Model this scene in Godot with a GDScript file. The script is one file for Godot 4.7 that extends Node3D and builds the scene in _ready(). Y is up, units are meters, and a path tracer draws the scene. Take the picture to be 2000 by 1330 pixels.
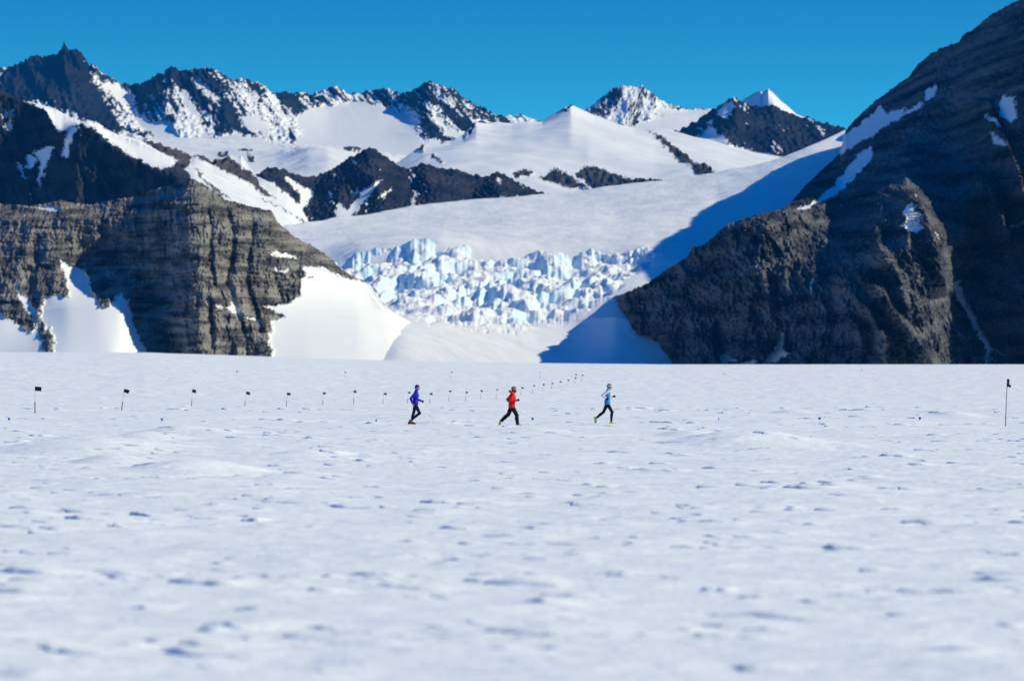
extends Node3D
# An Antarctic valley: a hard snow plain with three runners and a line of marker flags, an icefall between two rock walls, and snow mountains behind.
# Distances are metres. The ground plan was surveyed from one station at eye height: sighted(a, b, d) turns two theodolite readings and a distance into a point.
const F := 11083.0
const EYE := 2.37

var nr := FastNoiseLite.new()   # ridged, four octaves
var nb := FastNoiseLite.new()   # soft, four octaves
var nf := FastNoiseLite.new()   # single octave
var rng := RandomNumberGenerator.new()
var M := {}
var used := {}


func sighted(a: float, b: float, d: float) -> Vector3:
	return Vector3((a - 1000.0) / F * d, EYE + (725.0 - b) / F * d, -d)


func lin(r: float, g: float, b: float) -> Color:
	return Color(r, g, b).linear_to_srgb()


func _ready() -> void:
	# ---- camera, sky, sun, exposure
	var cam := Camera3D.new()
	cam.name = "camera"
	cam.fov = 2.0 * rad_to_deg(atan(665.0 / F))
	cam.near = 1.0
	cam.far = 60000.0
	var lens := CameraAttributesPhysical.new()
	lens.frustum_focal_length = 200.0
	lens.frustum_focus_distance = 262.0
	lens.frustum_near = 1.0
	lens.frustum_far = 60000.0
	lens.exposure_aperture = 2.5
	add_child(cam)
	cam.attributes = lens
	cam.fov = 2.0 * rad_to_deg(atan(665.0 / F))
	cam.position = Vector3(0, EYE, 0)
	cam.rotation.x = atan(60.0 / F)
	var sky_mat := ProceduralSkyMaterial.new()
	sky_mat.sky_top_color = lin(0.0, 0.10, 0.42)
	sky_mat.sky_horizon_color = lin(0.19, 2.1, 2.5)
	sky_mat.sky_curve = 0.016
	sky_mat.ground_bottom_color = lin(0.12, 0.20, 0.34)
	sky_mat.ground_horizon_color = lin(0.12, 0.20, 0.34)
	sky_mat.sun_angle_max = 1.0
	sky_mat.sun_curve = 0.01
	var sky := Sky.new()
	sky.sky_material = sky_mat
	var env := Environment.new()
	env.background_mode = Environment.BG_SKY
	env.sky = sky
	env.tonemap_mode = Environment.TONE_MAPPER_LINEAR
	env.tonemap_exposure = 1.0
	env.sdfgi_enabled = true
	env.ssao_enabled = true
	env.ssil_enabled = true
	env.fog_enabled = FOG > 0.0
	env.fog_density = FOG
	env.fog_light_color = lin(0.02, 0.36, 1.0)
	var around := WorldEnvironment.new()
	around.name = "environment"
	around.environment = env
	add_child(around)
	var sun := DirectionalLight3D.new()
	sun.name = "sun"
	sun.light_energy = 1.39
	sun.light_color = lin(1.0, 0.925, 0.64)
	sun.light_angular_distance = 0.53
	sun.shadow_enabled = true
	sun.sky_mode = DirectionalLight3D.SKY_MODE_LIGHT_ONLY
	add_child(sun)
	var el := deg_to_rad(34.0)
	var az := deg_to_rad(9.0)
	sun.look_at_from_position(Vector3.ZERO, -Vector3(cos(az) * cos(el), sin(el), sin(az) * cos(el)), Vector3.UP)

	prepare()
	build_plain()
	build_mountains()
	build_flags()
	build_people()


const FOG := 1.4e-5


func prepare() -> void:
	nr.seed = 7
	nr.frequency = 1.0
	nr.noise_type = FastNoiseLite.TYPE_SIMPLEX_SMOOTH
	nr.fractal_type = FastNoiseLite.FRACTAL_RIDGED
	nr.fractal_octaves = 4
	nb.seed = 21
	nb.frequency = 1.0
	nb.noise_type = FastNoiseLite.TYPE_SIMPLEX_SMOOTH
	nb.fractal_type = FastNoiseLite.FRACTAL_FBM
	nb.fractal_octaves = 4
	nf.seed = 33
	nf.frequency = 1.0
	nf.noise_type = FastNoiseLite.TYPE_SIMPLEX_SMOOTH
	nf.fractal_type = FastNoiseLite.FRACTAL_NONE
	rng.seed = 4711
	var m := StandardMaterial3D.new()
	m.resource_name = "rock_and_snow"
	m.vertex_color_use_as_albedo = true
	m.roughness = 0.92
	m.specular_mode = BaseMaterial3D.SPECULAR_DISABLED
	M.land = m
	var s := StandardMaterial3D.new()
	s.resource_name = "wind_packed_snow"
	s.albedo_color = lin(0.83, 0.865, 0.885)
	s.roughness = 0.8
	s.specular_mode = BaseMaterial3D.SPECULAR_DISABLED
	var crust := FastNoiseLite.new()
	crust.seed = 3
	crust.noise_type = FastNoiseLite.TYPE_SIMPLEX_SMOOTH
	crust.frequency = 0.02
	crust.fractal_octaves = 5
	crust.fractal_gain = 0.6
	crust.domain_warp_enabled = true
	crust.domain_warp_amplitude = 20.0
	var tex := NoiseTexture2D.new()
	tex.width = 1024
	tex.height = 1024
	tex.seamless = true
	tex.as_normal_map = true
	tex.bump_strength = 5.0
	tex.noise = crust
	s.normal_enabled = true
	s.normal_texture = tex
	s.normal_scale = 0.55
	s.uv1_triplanar = true
	s.uv1_world_triplanar = true
	s.uv1_scale = Vector3(0.083, 0.083, 0.16)
	M.snow = s
	M.black = paint("black_cloth", Color(0.012, 0.013, 0.016), 0.85)
	M.rubber = paint("black_rubber", Color(0.014, 0.014, 0.016), 0.6)
	M.cane = paint("bamboo_cane", Color(0.30, 0.27, 0.22), 0.7)
	M.blue_tag = paint("blue_plastic", Color(0.01, 0.10, 0.55), 0.5)
	M.stone = paint("dark_stone", Color(0.03, 0.03, 0.035), 0.9)


func paint(called: String, c: Color, rough: float) -> StandardMaterial3D:
	var m := StandardMaterial3D.new()
	m.resource_name = called
	m.albedo_color = lin(c.r, c.g, c.b)
	m.roughness = rough
	m.metallic_specular = 0.3
	return m


# ---------------------------------------------------------------- naming
func numbered(called: String) -> String:
	var n: int = used.get(called, 0)
	used[called] = n + 1
	return called if n == 0 else "%s_%03d" % [called, n]


func tag(o: Node3D, label: String, category: String, group := "", kind := "") -> void:
	o.set_meta("label", label)
	o.set_meta("category", category)
	if group:
		o.set_meta("group", group)
	if kind:
		o.set_meta("kind", kind)


func hang(called: String, mesh: Mesh, material: Material, parent: Node3D) -> MeshInstance3D:
	var o := MeshInstance3D.new()
	o.name = numbered(called) if parent == self else called
	o.mesh = mesh
	o.material_override = material
	parent.add_child(o, true)
	return o


# ---------------------------------------------------------------- grids to meshes
func grid_mesh(pos: PackedVector3Array, nrm: PackedVector3Array, col: PackedColorArray, w: int, h: int) -> ArrayMesh:
	var idx := PackedInt32Array()
	idx.resize((w - 1) * (h - 1) * 6)
	var k := 0
	for j in h - 1:
		for i in w - 1:
			var a := j * w + i
			idx[k] = a
			idx[k + 1] = a + 1
			idx[k + 2] = a + w
			idx[k + 3] = a + 1
			idx[k + 4] = a + w + 1
			idx[k + 5] = a + w
			k += 6
	var arr := []
	arr.resize(Mesh.ARRAY_MAX)
	arr[Mesh.ARRAY_VERTEX] = pos
	arr[Mesh.ARRAY_NORMAL] = nrm
	if col.size():
		arr[Mesh.ARRAY_COLOR] = col
	arr[Mesh.ARRAY_INDEX] = idx
	var m := ArrayMesh.new()
	m.add_surface_from_arrays(Mesh.PRIMITIVE_TRIANGLES, arr)
	return m


func grid_normals(pos: PackedVector3Array, w: int, h: int) -> PackedVector3Array:
	var out := PackedVector3Array()
	out.resize(w * h)
	for j in h:
		var ju := maxi(j - 1, 0) * w
		var jd := mini(j + 1, h - 1) * w
		var jc := j * w
		for i in w:
			var du := pos[jc + mini(i + 1, w - 1)] - pos[jc + maxi(i - 1, 0)]
			var dv := pos[jd + i] - pos[ju + i]
			out[jc + i] = dv.cross(du).normalized()
	return out


func along(flat: Array, stride: int, which: int, x: float) -> float:
	var n := flat.size() / stride
	if x <= flat[0]:
		return flat[which]
	for i in range(1, n):
		var x1: float = flat[i * stride]
		if x <= x1:
			var x0: float = flat[(i - 1) * stride]
			return lerpf(flat[(i - 1) * stride + which], flat[i * stride + which], (x - x0) / (x1 - x0))
	return flat[(n - 1) * stride + which]


func softened(a: PackedFloat32Array, r: int, times: int) -> PackedFloat32Array:
	var n := a.size()
	for t in times:
		var b := PackedFloat32Array()
		b.resize(n)
		var sum := 0.0
		for i in range(-r, r + 1):
			sum += a[clampi(i, 0, n - 1)]
		for i in n:
			b[i] = sum / (2 * r + 1)
			sum += a[mini(i + r + 1, n - 1)] - a[maxi(i - r, 0)]
		a = b
	return a


# A mountainside is a sheet through surveyed contour rows (crest first, foot last), with relief worked into it and a far side behind its crest.
func land(called: String, o: Dictionary) -> MeshInstance3D:
	var rows: Array = o.rows
	var p0: float = o.from
	var p1: float = o.to
	var w: int = o.w
	var n_rows := rows.size()
	var PY := []
	var PD := []
	for r in n_rows:
		var py := PackedFloat32Array()
		var pd := PackedFloat32Array()
		py.resize(w)
		pd.resize(w)
		for i in w:
			var px := lerpf(p0, p1, float(i) / (w - 1))
			py[i] = along(rows[r], 3, 1, px)
			pd[i] = along(rows[r], 3, 2, px)
		if r > 0:
			py = softened(py, maxi(1, int(w * 0.006)), 2)
		pd = softened(pd, maxi(1, int(w * o.get("soft", 0.012))), 2)
		PY.append(py)
		PD.append(pd)
	var gaps := []
	var total := 0.0
	for r in n_rows - 1:
		var g := 0.0
		for i in w:
			g += absf(PY[r + 1][i] - PY[r][i])
		gaps.append(g)
		total += g
	var ts := PackedFloat32Array()   # r + t for every line of the sheet
	for r in n_rows - 1:
		var n := maxi(3, int(round(o.h * gaps[r] / total)))
		for j in n:
			ts.append(r + float(j) / n)
	ts.append(n_rows - 1 - 0.00001)
	var hf := ts.size()
	var nback := 8
	var h := hf + nback
	var pos := PackedVector3Array()
	pos.resize(w * h)
	var kind := PackedByteArray()
	kind.resize(w * h)
	var still := PackedFloat32Array()
	still.resize(w * h)
	# snow and bare rock that were mapped by hand
	var maps := []
	for which in [["snow", 1], ["rock", 2]]:
		for flat in o.get(which[0], []):
			var poly := PackedVector2Array()
			var lo := Vector2(1e9, 1e9)
			var hi := Vector2(-1e9, -1e9)
			for q in flat.size() / 2:
				var v := Vector2(flat[q * 2], flat[q * 2 + 1])
				poly.append(v)
				lo = lo.min(v)
				hi = hi.max(v)
			maps.append([poly, lo - Vector2(9, 9), hi + Vector2(9, 9), which[1]])
	var frayed: float = o.get("frayed", 4.0)
	var jag: float = o.get("jag", 0.0)
	var back: Array = o.get("back", [900.0, 300.0])
	var D0: float = PD[0][w / 2]
	var snowy: bool = o.get("bias", -1.0) >= 0.5
	for j in hf:
		var r := int(ts[j])
		var t := ts[j] - r
		var ra: int = maxi(r - 1, 0)
		var rb: int = mini(r + 2, n_rows - 1)
		for i in w:
			var px := lerpf(p0, p1, float(i) / (w - 1))
			var y1: float = PY[r][i]
			var y2: float = PY[r + 1][i]
			var d1: float = PD[r][i]
			var d2: float = PD[r + 1][i]
			var py := lerpf(y1, y2, t)
			var d: float = cubic_interpolate(d1, d2, PD[ra][i], PD[rb][i], t) if o.get("round", true) else lerpf(d1, d2, t)
			if jag > 0.0 and j < 5:
				py += jag * nb.get_noise_2d(px * 0.09, D0) * (1.0 - j / 5.0)
			var k := j * w + i
			pos[k] = sighted(px, py, d)
			var q := Vector2(px + nb.get_noise_2d(px * 0.05, py * 0.05) * frayed * 1.6 + nb.get_noise_2d(px * 0.28, py * 0.28) * frayed * 1.0, py + nb.get_noise_2d(px * 0.05 + 50.0, py * 0.05) * frayed * 1.3 + nb.get_noise_2d(px * 0.26 + 70.0, py * 0.26) * frayed * 0.9)
			for m in maps:
				if q.x > m[1].x and q.x < m[2].x and q.y > m[1].y and q.y < m[2].y and Geometry2D.is_point_in_polygon(q, m[0]):
					kind[k] = m[3]
			still[k] = 1.0 if kind[k] == 1 or (kind[k] == 0 and snowy) else 0.0
	# soften the edge of the smooth snow, so that relief fades into it
	for pass_ in 2:
		var b := still.duplicate()
		for j in range(1, hf - 1):
			for i in range(1, w - 1):
				var k := j * w + i
				b[k] = (still[k] * 2.0 + still[k - 1] + still[k + 1] + still[k - w] + still[k + w]) / 6.0
		still = b
	var relief: Array = o.get("relief", [])
	var strata: Array = o.get("strata", [])
	var swells: Array = o.get("swells", [])
	var clefts: Array = o.get("clefts", [])
	var calm: float = o.get("calm", 0.95)
	var zmix: float = o.get("zmix", 0.0)
	for j in hf:
		for i in w:
			var k := j * w + i
			var p := pos[k]
			var d := 0.0
			for e in relief:
				var L: float = e[1]
				var u: float = (p.x + e[3] * p.y + nb.get_noise_2d(p.x / (L * 2.2), p.y / (L * 2.2)) * L * 0.35) / L
				d += e[0] * nr.get_noise_2d(u, (p.y - p.z * zmix) * e[2] / L + D0 * 0.001 + e[0])
			for e in strata:
				var yy: float = p.y + e[2] * p.x + nf.get_noise_2d(p.x / 90.0, p.y / 60.0) * e[1] * 0.5
				d += e[0] * nf.get_noise_2d(yy / e[1] + 3.0, p.x / (e[1] * 4.5)) * (0.75 + 0.6 * nb.get_noise_2d(p.x / 30.0 + 7.0, p.y / 30.0))
			p.z += d * (1.0 - calm * still[k])
			for e in swells:
				p.y += e[0] * nb.get_noise_2d((p.x - p.z * 0.3) / e[1], (p.z + p.y * 2.0) / e[2])
			for e in clefts:
				var rd := 725.0 - (p.y - EYE) * F / -p.z
				var fade := clampf((rd - e[0][0]) / 16.0, 0.0, 1.0) * clampf((e[0][-2] - rd) / 16.0, 0.0, 1.0)
				if fade > 0.0:
					var cx := along(e[0], 2, 1, rd)
					var off: float = ((1000.0 + p.x * F / -p.z) - cx + 2.5 * nf.get_noise_2d(p.y * 0.09, cx)) / e[1]
					p.z -= e[2] * fade * exp(-off * off)
			if kind[k] != 1 and o.has("rough"):
				p.y += o.rough * nf.get_noise_2d(p.x / (o.rough * 4.0), p.y / (o.rough * 3.0)) * (1.0 - still[k])
			pos[k] = p
	if o.has("shape"):
		shape_ice(pos, w, hf, o)
	# lines run from the far foot over the crest to the near foot
	var all := PackedVector3Array()
	all.resize(w * h)
	for j in nback:
		var t := 1.0 - float(j) / nback
		for i in w:
			var c := pos[i]
			all[j * w + i] = c + Vector3(nb.get_noise_2d(c.x / 200.0, t * 3.0) * 30.0 * t, -back[1] * pow(t, 0.8), -back[0] * t)
	for k in w * hf:
		all[nback * w + k] = pos[k]
	var nrm := grid_normals(all, w, h)
	var col := PackedColorArray()
	col.resize(w * h)
	var c1: Color = o.get("c1", Color(0.07, 0.065, 0.06))
	var c2: Color = o.get("c2", Color(0.12, 0.11, 0.10))
	var bias: float = o.get("bias", -1.0)
	var slope: float = o.get("slope", 1.0)
	var mottle: float = o.get("mottle", 0.3)
	var ml: float = o.get("mottle_size", 20.0)
	var lean: float = o.get("lean", 0.0)
	var bands: float = o.get("bands", 0.0)
	var speck: float = o.get("speck", 0.42)
	var squash: float = o.get("squash", 0.55)
	var ice: bool = o.has("shape")
	for j in h:
		for i in w:
			var k := j * w + i
			var p := all[k]
			var kd := 0 if j < nback else kind[k - nback * w]
			var snow := kd == 1
			if kd == 0:
				var q := p.y - zmix * p.z
				var s := bias + slope * (nrm[k].y - 0.5) + mottle * nb.get_noise_2d((p.x + lean * q) / ml, q * squash / ml + 9.0) + mottle * speck * nf.get_noise_2d((p.x + lean * q) / (ml * 0.15), q * squash / (ml * 0.15))
				snow = s > 0.0
			if snow:
				var g := 0.85 + 0.02 * nb.get_noise_2d(p.x / 60.0, p.z / 60.0)
				col[k] = Color(g * 0.985, g * 1.005, g * 1.015)
				if ice:   # bare blue ice shows where the faces are too steep to hold snow
					var bare := smoothstep(0.86, 0.62, nrm[k].y + 0.12 * nb.get_noise_2d(p.x / 16.0, p.y / 9.0))
					col[k] = col[k].lerp(Color(0.54, 0.785, 0.91), bare * 0.72)
			else:
				var t := 0.5 + 0.9 * nb.get_noise_2d(p.x / (ml * 1.7) + 40.0, p.y / (ml * 0.8))
				if bands > 0.0:
					t += bands * nf.get_noise_2d((p.y + nf.get_noise_2d(p.x / 80.0, 5.0) * 4.0) / 7.0, 2.0) + bands * 0.6 * nf.get_noise_2d(p.y / 1.9, p.x / 120.0)
				t += 0.35 * nf.get_noise_2d(p.x / (ml * 0.12), p.y / (ml * 0.12) + 5.0)
				col[k] = c1.lerp(c2, clampf(t, 0.0, 1.0))
	var mi := hang(called, grid_mesh(all, nrm, col, w, h), M.land, self)
	tag(mi, o.label, o.get("category", "mountain"), "", "structure")
	return mi


# ---------------------------------------------------------------- the snow plain
const PROFILE := [-80.0, 0.0, 300.0, 0.06, 400.0, -0.42, 519.0, -1.0, 616.0, -1.35, 730.0, -1.8, 800.0, -1.9, 900.0, -1.65, 1000.0, -1.2, 1187.0, -0.1, 1280.0, 0.6, 1500.0, 2.5, 1700.0, 3.9, 1900.0, 4.6, 2150.0, 4.7, 2500.0, 3.4, 3200.0, 0.0, 4300.0, -7.0, 9000.0, -30.0]
const TILT := [-900.0, 5.6, 0.0, 4.1, 280.0, 3.95, 530.0, 2.6, 700.0, 1.55, 1030.0, 0.5, 1300.0, 0.0, 3000.0, 0.0]
# sunny drifts: station readings, width and depth in metres, height
const DRIFTS := [[1490, 868, 4.6, 9.0, 0.26], [1350, 848, 1.8, 8.0, 0.10], [190, 880, 4.6, 10.0, 0.22], [300, 862, 2.2, 7.0, 0.16], [400, 920, 2.6, 7.0, 0.17], [235, 903, 1.8, 5.0, 0.10], [1045, 843, 2.2, 6.0, 0.07], [375, 848, 3.4, 8.0, 0.14], [600, 893, 1.6, 4.0, 0.07], [1870, 815, 2.0, 10.0, 0.12], [1560, 806, 2.5, 9.0, 0.12], [860, 826, 2.2, 6.0, 0.09]]
var drift_spots := []


func bent(flat: Array, x: float) -> float:
	var n := flat.size() / 2
	for i in range(1, n):
		if x <= flat[i * 2]:
			var x0: float = flat[i * 2 - 2]
			var x1: float = flat[i * 2]
			return cubic_interpolate_in_time(flat[i * 2 - 1], flat[i * 2 + 1], flat[maxi(i - 2, 0) * 2 + 1], flat[mini(i + 1, n - 1) * 2 + 1], (x - x0) / (x1 - x0), 1.0, -1.0 if i > 1 else -0.0001, 2.0)
	return flat[n * 2 - 1]


func swell(x: float, d: float) -> float:
	# slow shape of the plain, without its small drifts
	var y := bent(PROFILE, d)
	if d > 500.0:
		y += along(TILT, 2, 1, 1000.0 + x / d * F) * smoothstep(500.0, 1900.0, d)
	return y


func plain(x: float, d: float) -> float:
	var y := swell(x, d)
	y += nb.get_noise_2d(x / 26.0, d / 34.0) * 0.10 * clampf(d / 120.0, 0.35, 2.2) * (1.0 - smoothstep(1400.0, 2400.0, d))
	for s in drift_spots:
		var u: float = (x - s[0]) / s[2]
		var v: float = (d - s[1]) / s[3]
		if absf(u) < 1.0 and absf(v) < 1.0:
			var q := u * u + v * v
			if q < 1.0:
				# a long windward back and a shorter sunny side
				y += 1.5 * s[4] * (1.0 - q) * (1.0 - q) * (1.0 - 0.45 * u)
	y += nb.get_noise_2d((x + 0.3 * d) / 7.0 + 11.0, d / 8.0) * 0.09 * (1.0 + smoothstep(200.0, 900.0, d)) * (1.0 - smoothstep(1200.0, 2200.0, d))
	if d < 420.0:
		var fade := 1.0 - smoothstep(120.0, 420.0, d)
		var a := x * 0.94 + d * 0.34
		var b := d * 0.94 - x * 0.34
		var n := nb.get_noise_2d(a / 3.4, b / 2.1)
		y += fade * (0.03 * smoothstep(0.0, 0.5, n) + 0.014 * nb.get_noise_2d(a / 1.5 + 30.0, b / 1.2) + 0.003 * nf.get_noise_2d(a / 0.4, b / 0.4))
	return y


func ground_at(px: float, py: float) -> Vector3:
	# walk away from the station until the plain is met on that bearing
	var d := 36.0
	while d < 2000.0:
		var x := (px - 1000.0) / F * d
		if 725.0 - (swell(x, d) - EYE) / d * F <= py:
			break
		d *= 1.002
	var xx := (px - 1000.0) / F * d
	return Vector3(xx, plain(xx, d), -d)


func build_plain() -> void:
	for s in DRIFTS:
		var g := ground_at(s[0], s[1])
		drift_spots.append([g.x, -g.z, s[2] * 0.8, s[3], s[4]])
	var ds := PackedFloat32Array()
	var d := -60.0
	while d < 36.0:
		ds.append(d)
		d += 6.0 if d < 24.0 else 2.0
	d = 36.0
	while d < 2400.0:
		ds.append(d)
		d += clampf(0.17 * pow(d / 90.0, 2.0), 0.17, 6.5)
	while d < 9000.0:
		ds.append(d)
		d *= 1.06
	var ps := PackedFloat32Array()
	for i in 12:
		ps.append(-70.0 - 60.0 * pow(12.0 - i, 2.0))
	for i in 661:
		ps.append(-60.0 + 2120.0 * i / 660.0)
	for i in 12:
		ps.append(2070.0 + 60.0 * pow(i + 1.0, 2.0))
	var w := ps.size()
	var h := ds.size()
	var pos := PackedVector3Array()
	pos.resize(w * h)
	for j in h:
		var dd := ds[h - 1 - j]
		for i in w:
			var x := (ps[i] - 1000.0) / F * maxf(dd, 36.0)
			pos[j * w + i] = Vector3(x, plain(x, dd), -dd)
	var nrm := grid_normals(pos, w, h)
	var mi := hang("snow_plain", grid_mesh(pos, nrm, PackedColorArray(), w, h), M.snow, self)
	tag(mi, "wide flat plain of wind-packed snow in front of the mountains", "snow", "", "structure")
	build_sastrugi()


# One tongue of eroded snow laid onto the plain: a steep ragged lip in front, a long back that sinks into the plain.
func lump(pos: PackedVector3Array, idx: PackedInt32Array, c: Vector3, turn: float, wide: float, deep: float, tall: float, seed_: float) -> void:
	var w := 11
	var h := 8
	var first := pos.size()
	var cs := cos(turn)
	var sn := sin(turn)
	for j in h:
		var v := float(j) / (h - 1)
		for i in w:
			var u := float(i) / (w - 1) * 2.0 - 1.0
			var rise := (1.0 - u * u) * (0.75 + 0.7 * nb.get_noise_2d(u * 1.4 + seed_, 0.0)) - 0.35 * u * u
			var edge := 0.22 * nb.get_noise_2d(u * 1.8 + seed_ * 1.7, 4.0) + 0.3 * u * u
			var z := lerpf(-1.2, 0.5 - edge, minf(v / 0.72, 1.0))
			var y := rise * smoothstep(0.0, 0.72, v) - 0.35 * (1.0 - smoothstep(0.0, 0.4, v))
			if v > 0.72:
				var t := (v - 0.72) / 0.28
				y = rise * (1.0 - t) - 0.6 * t
				z += 0.10 * t
			var x := u * 0.5 * wide
			z *= deep
			var px := c.x + x * cs + z * sn
			var pz := c.z - x * sn + z * cs
			pos.append(Vector3(px, plain(px, -pz) + y * tall, pz))
	for j in h - 1:
		for i in w - 1:
			var a := first + j * w + i
			idx.append_array(PackedInt32Array([a, a + 1, a + w, a + 1, a + w + 1, a + w]))


func build_sastrugi() -> void:
	var pos := PackedVector3Array()
	var idx := PackedInt32Array()
	var chosen := [[512, 970, 0.66, 0.15, 0.0], [232, 1030, 0.3, 0.12, 0.2], [418, 1010, 0.5, 0.06, 0.0], [505, 1012, 0.42, 0.09, 0.1], [1080, 1182, 0.62, 0.07, 0.0], [1815, 1200, 0.7, 0.08, 0.0], [1590, 953, 0.3, 0.06, 0.0], [1665, 932, 0.34, 0.06, 0.2], [1400, 955, 0.6, 0.08, -0.2], [780, 957, 1.0, 0.05, 0.0], [1160, 952, 0.4, 0.06, 0.0], [1190, 954, 0.4, 0.05, 0.0], [85, 1040, 0.4, 0.06, 0.0], [420, 1233, 0.26, 0.05, 0.0], [270, 1262, 0.3, 0.05, -0.3], [430, 1292, 0.4, 0.05, 0.0], [130, 1308, 1.3, 0.09, 0.0], [1460, 1243, 0.6, 0.05, -0.4], [1410, 1158, 0.35, 0.07, 0.0], [1480, 1165, 0.3, 0.05, 0.0], [310, 1190, 0.4, 0.06, 0.0], [60, 1130, 0.4, 0.07, 0.0], [390, 1123, 0.4, 0.05, 0.0], [1390, 1070, 0.3, 0.06, 0.0], [1720, 1112, 0.4, 0.06, 0.0], [780, 1122, 0.3, 0.06, 0.0], [650, 1125, 0.25, 0.06, 0.0], [640, 1158, 0.35, 0.05, 0.0]]
	for c in chosen:
		var g := ground_at(c[0], c[1])
		lump(pos, idx, g, c[4] - 0.6, c[2] * 1.5, c[2] * 1.1, c[3] * 0.8, rng.randf() * 90.0)
	var n := 0
	var tries := 0
	while n < 1350 and tries < 60000:
		tries += 1
		var d := 44.0 * pow(520.0 / 44.0, rng.randf())
		var x := rng.randf_range(-0.1, 0.1) * d
		var crowd := nb.get_noise_2d(x / 7.0 + 90.0, d / 9.0)
		if rng.randf() > smoothstep(0.0, 0.5, crowd) + 0.05:
			continue
		var size := 0.16 + 0.50 * pow(rng.randf(), 2.5) + d * 0.0009
		var tall := size * rng.randf_range(0.05, 0.13) * (1.0 if d < 300.0 else 1.3)
		if rng.randf() < 0.10:
			size *= 2.0
		lump(pos, idx, Vector3(x, 0, -d), rng.randf_range(-1.15, -0.45), size * 1.9, size * rng.randf_range(0.7, 1.6), tall, rng.randf() * 90.0)
		n += 1
	var nrm := PackedVector3Array()
	nrm.resize(pos.size())
	for k in range(0, idx.size(), 3):
		var f := (pos[idx[k + 2]] - pos[idx[k]]).cross(pos[idx[k + 1]] - pos[idx[k]])
		for e in 3:
			nrm[idx[k + e]] += f
	for k in nrm.size():
		nrm[k] = nrm[k].normalized()
	var arr := []
	arr.resize(Mesh.ARRAY_MAX)
	arr[Mesh.ARRAY_VERTEX] = pos
	arr[Mesh.ARRAY_NORMAL] = nrm
	arr[Mesh.ARRAY_INDEX] = idx
	var m := ArrayMesh.new()
	m.add_surface_from_arrays(Mesh.PRIMITIVE_TRIANGLES, arr)
	var o := hang("snow_ripples", m, M.snow, self)
	tag(o, "small wind-carved snow ripples scattered over the plain", "snow", "", "stuff")


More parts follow.
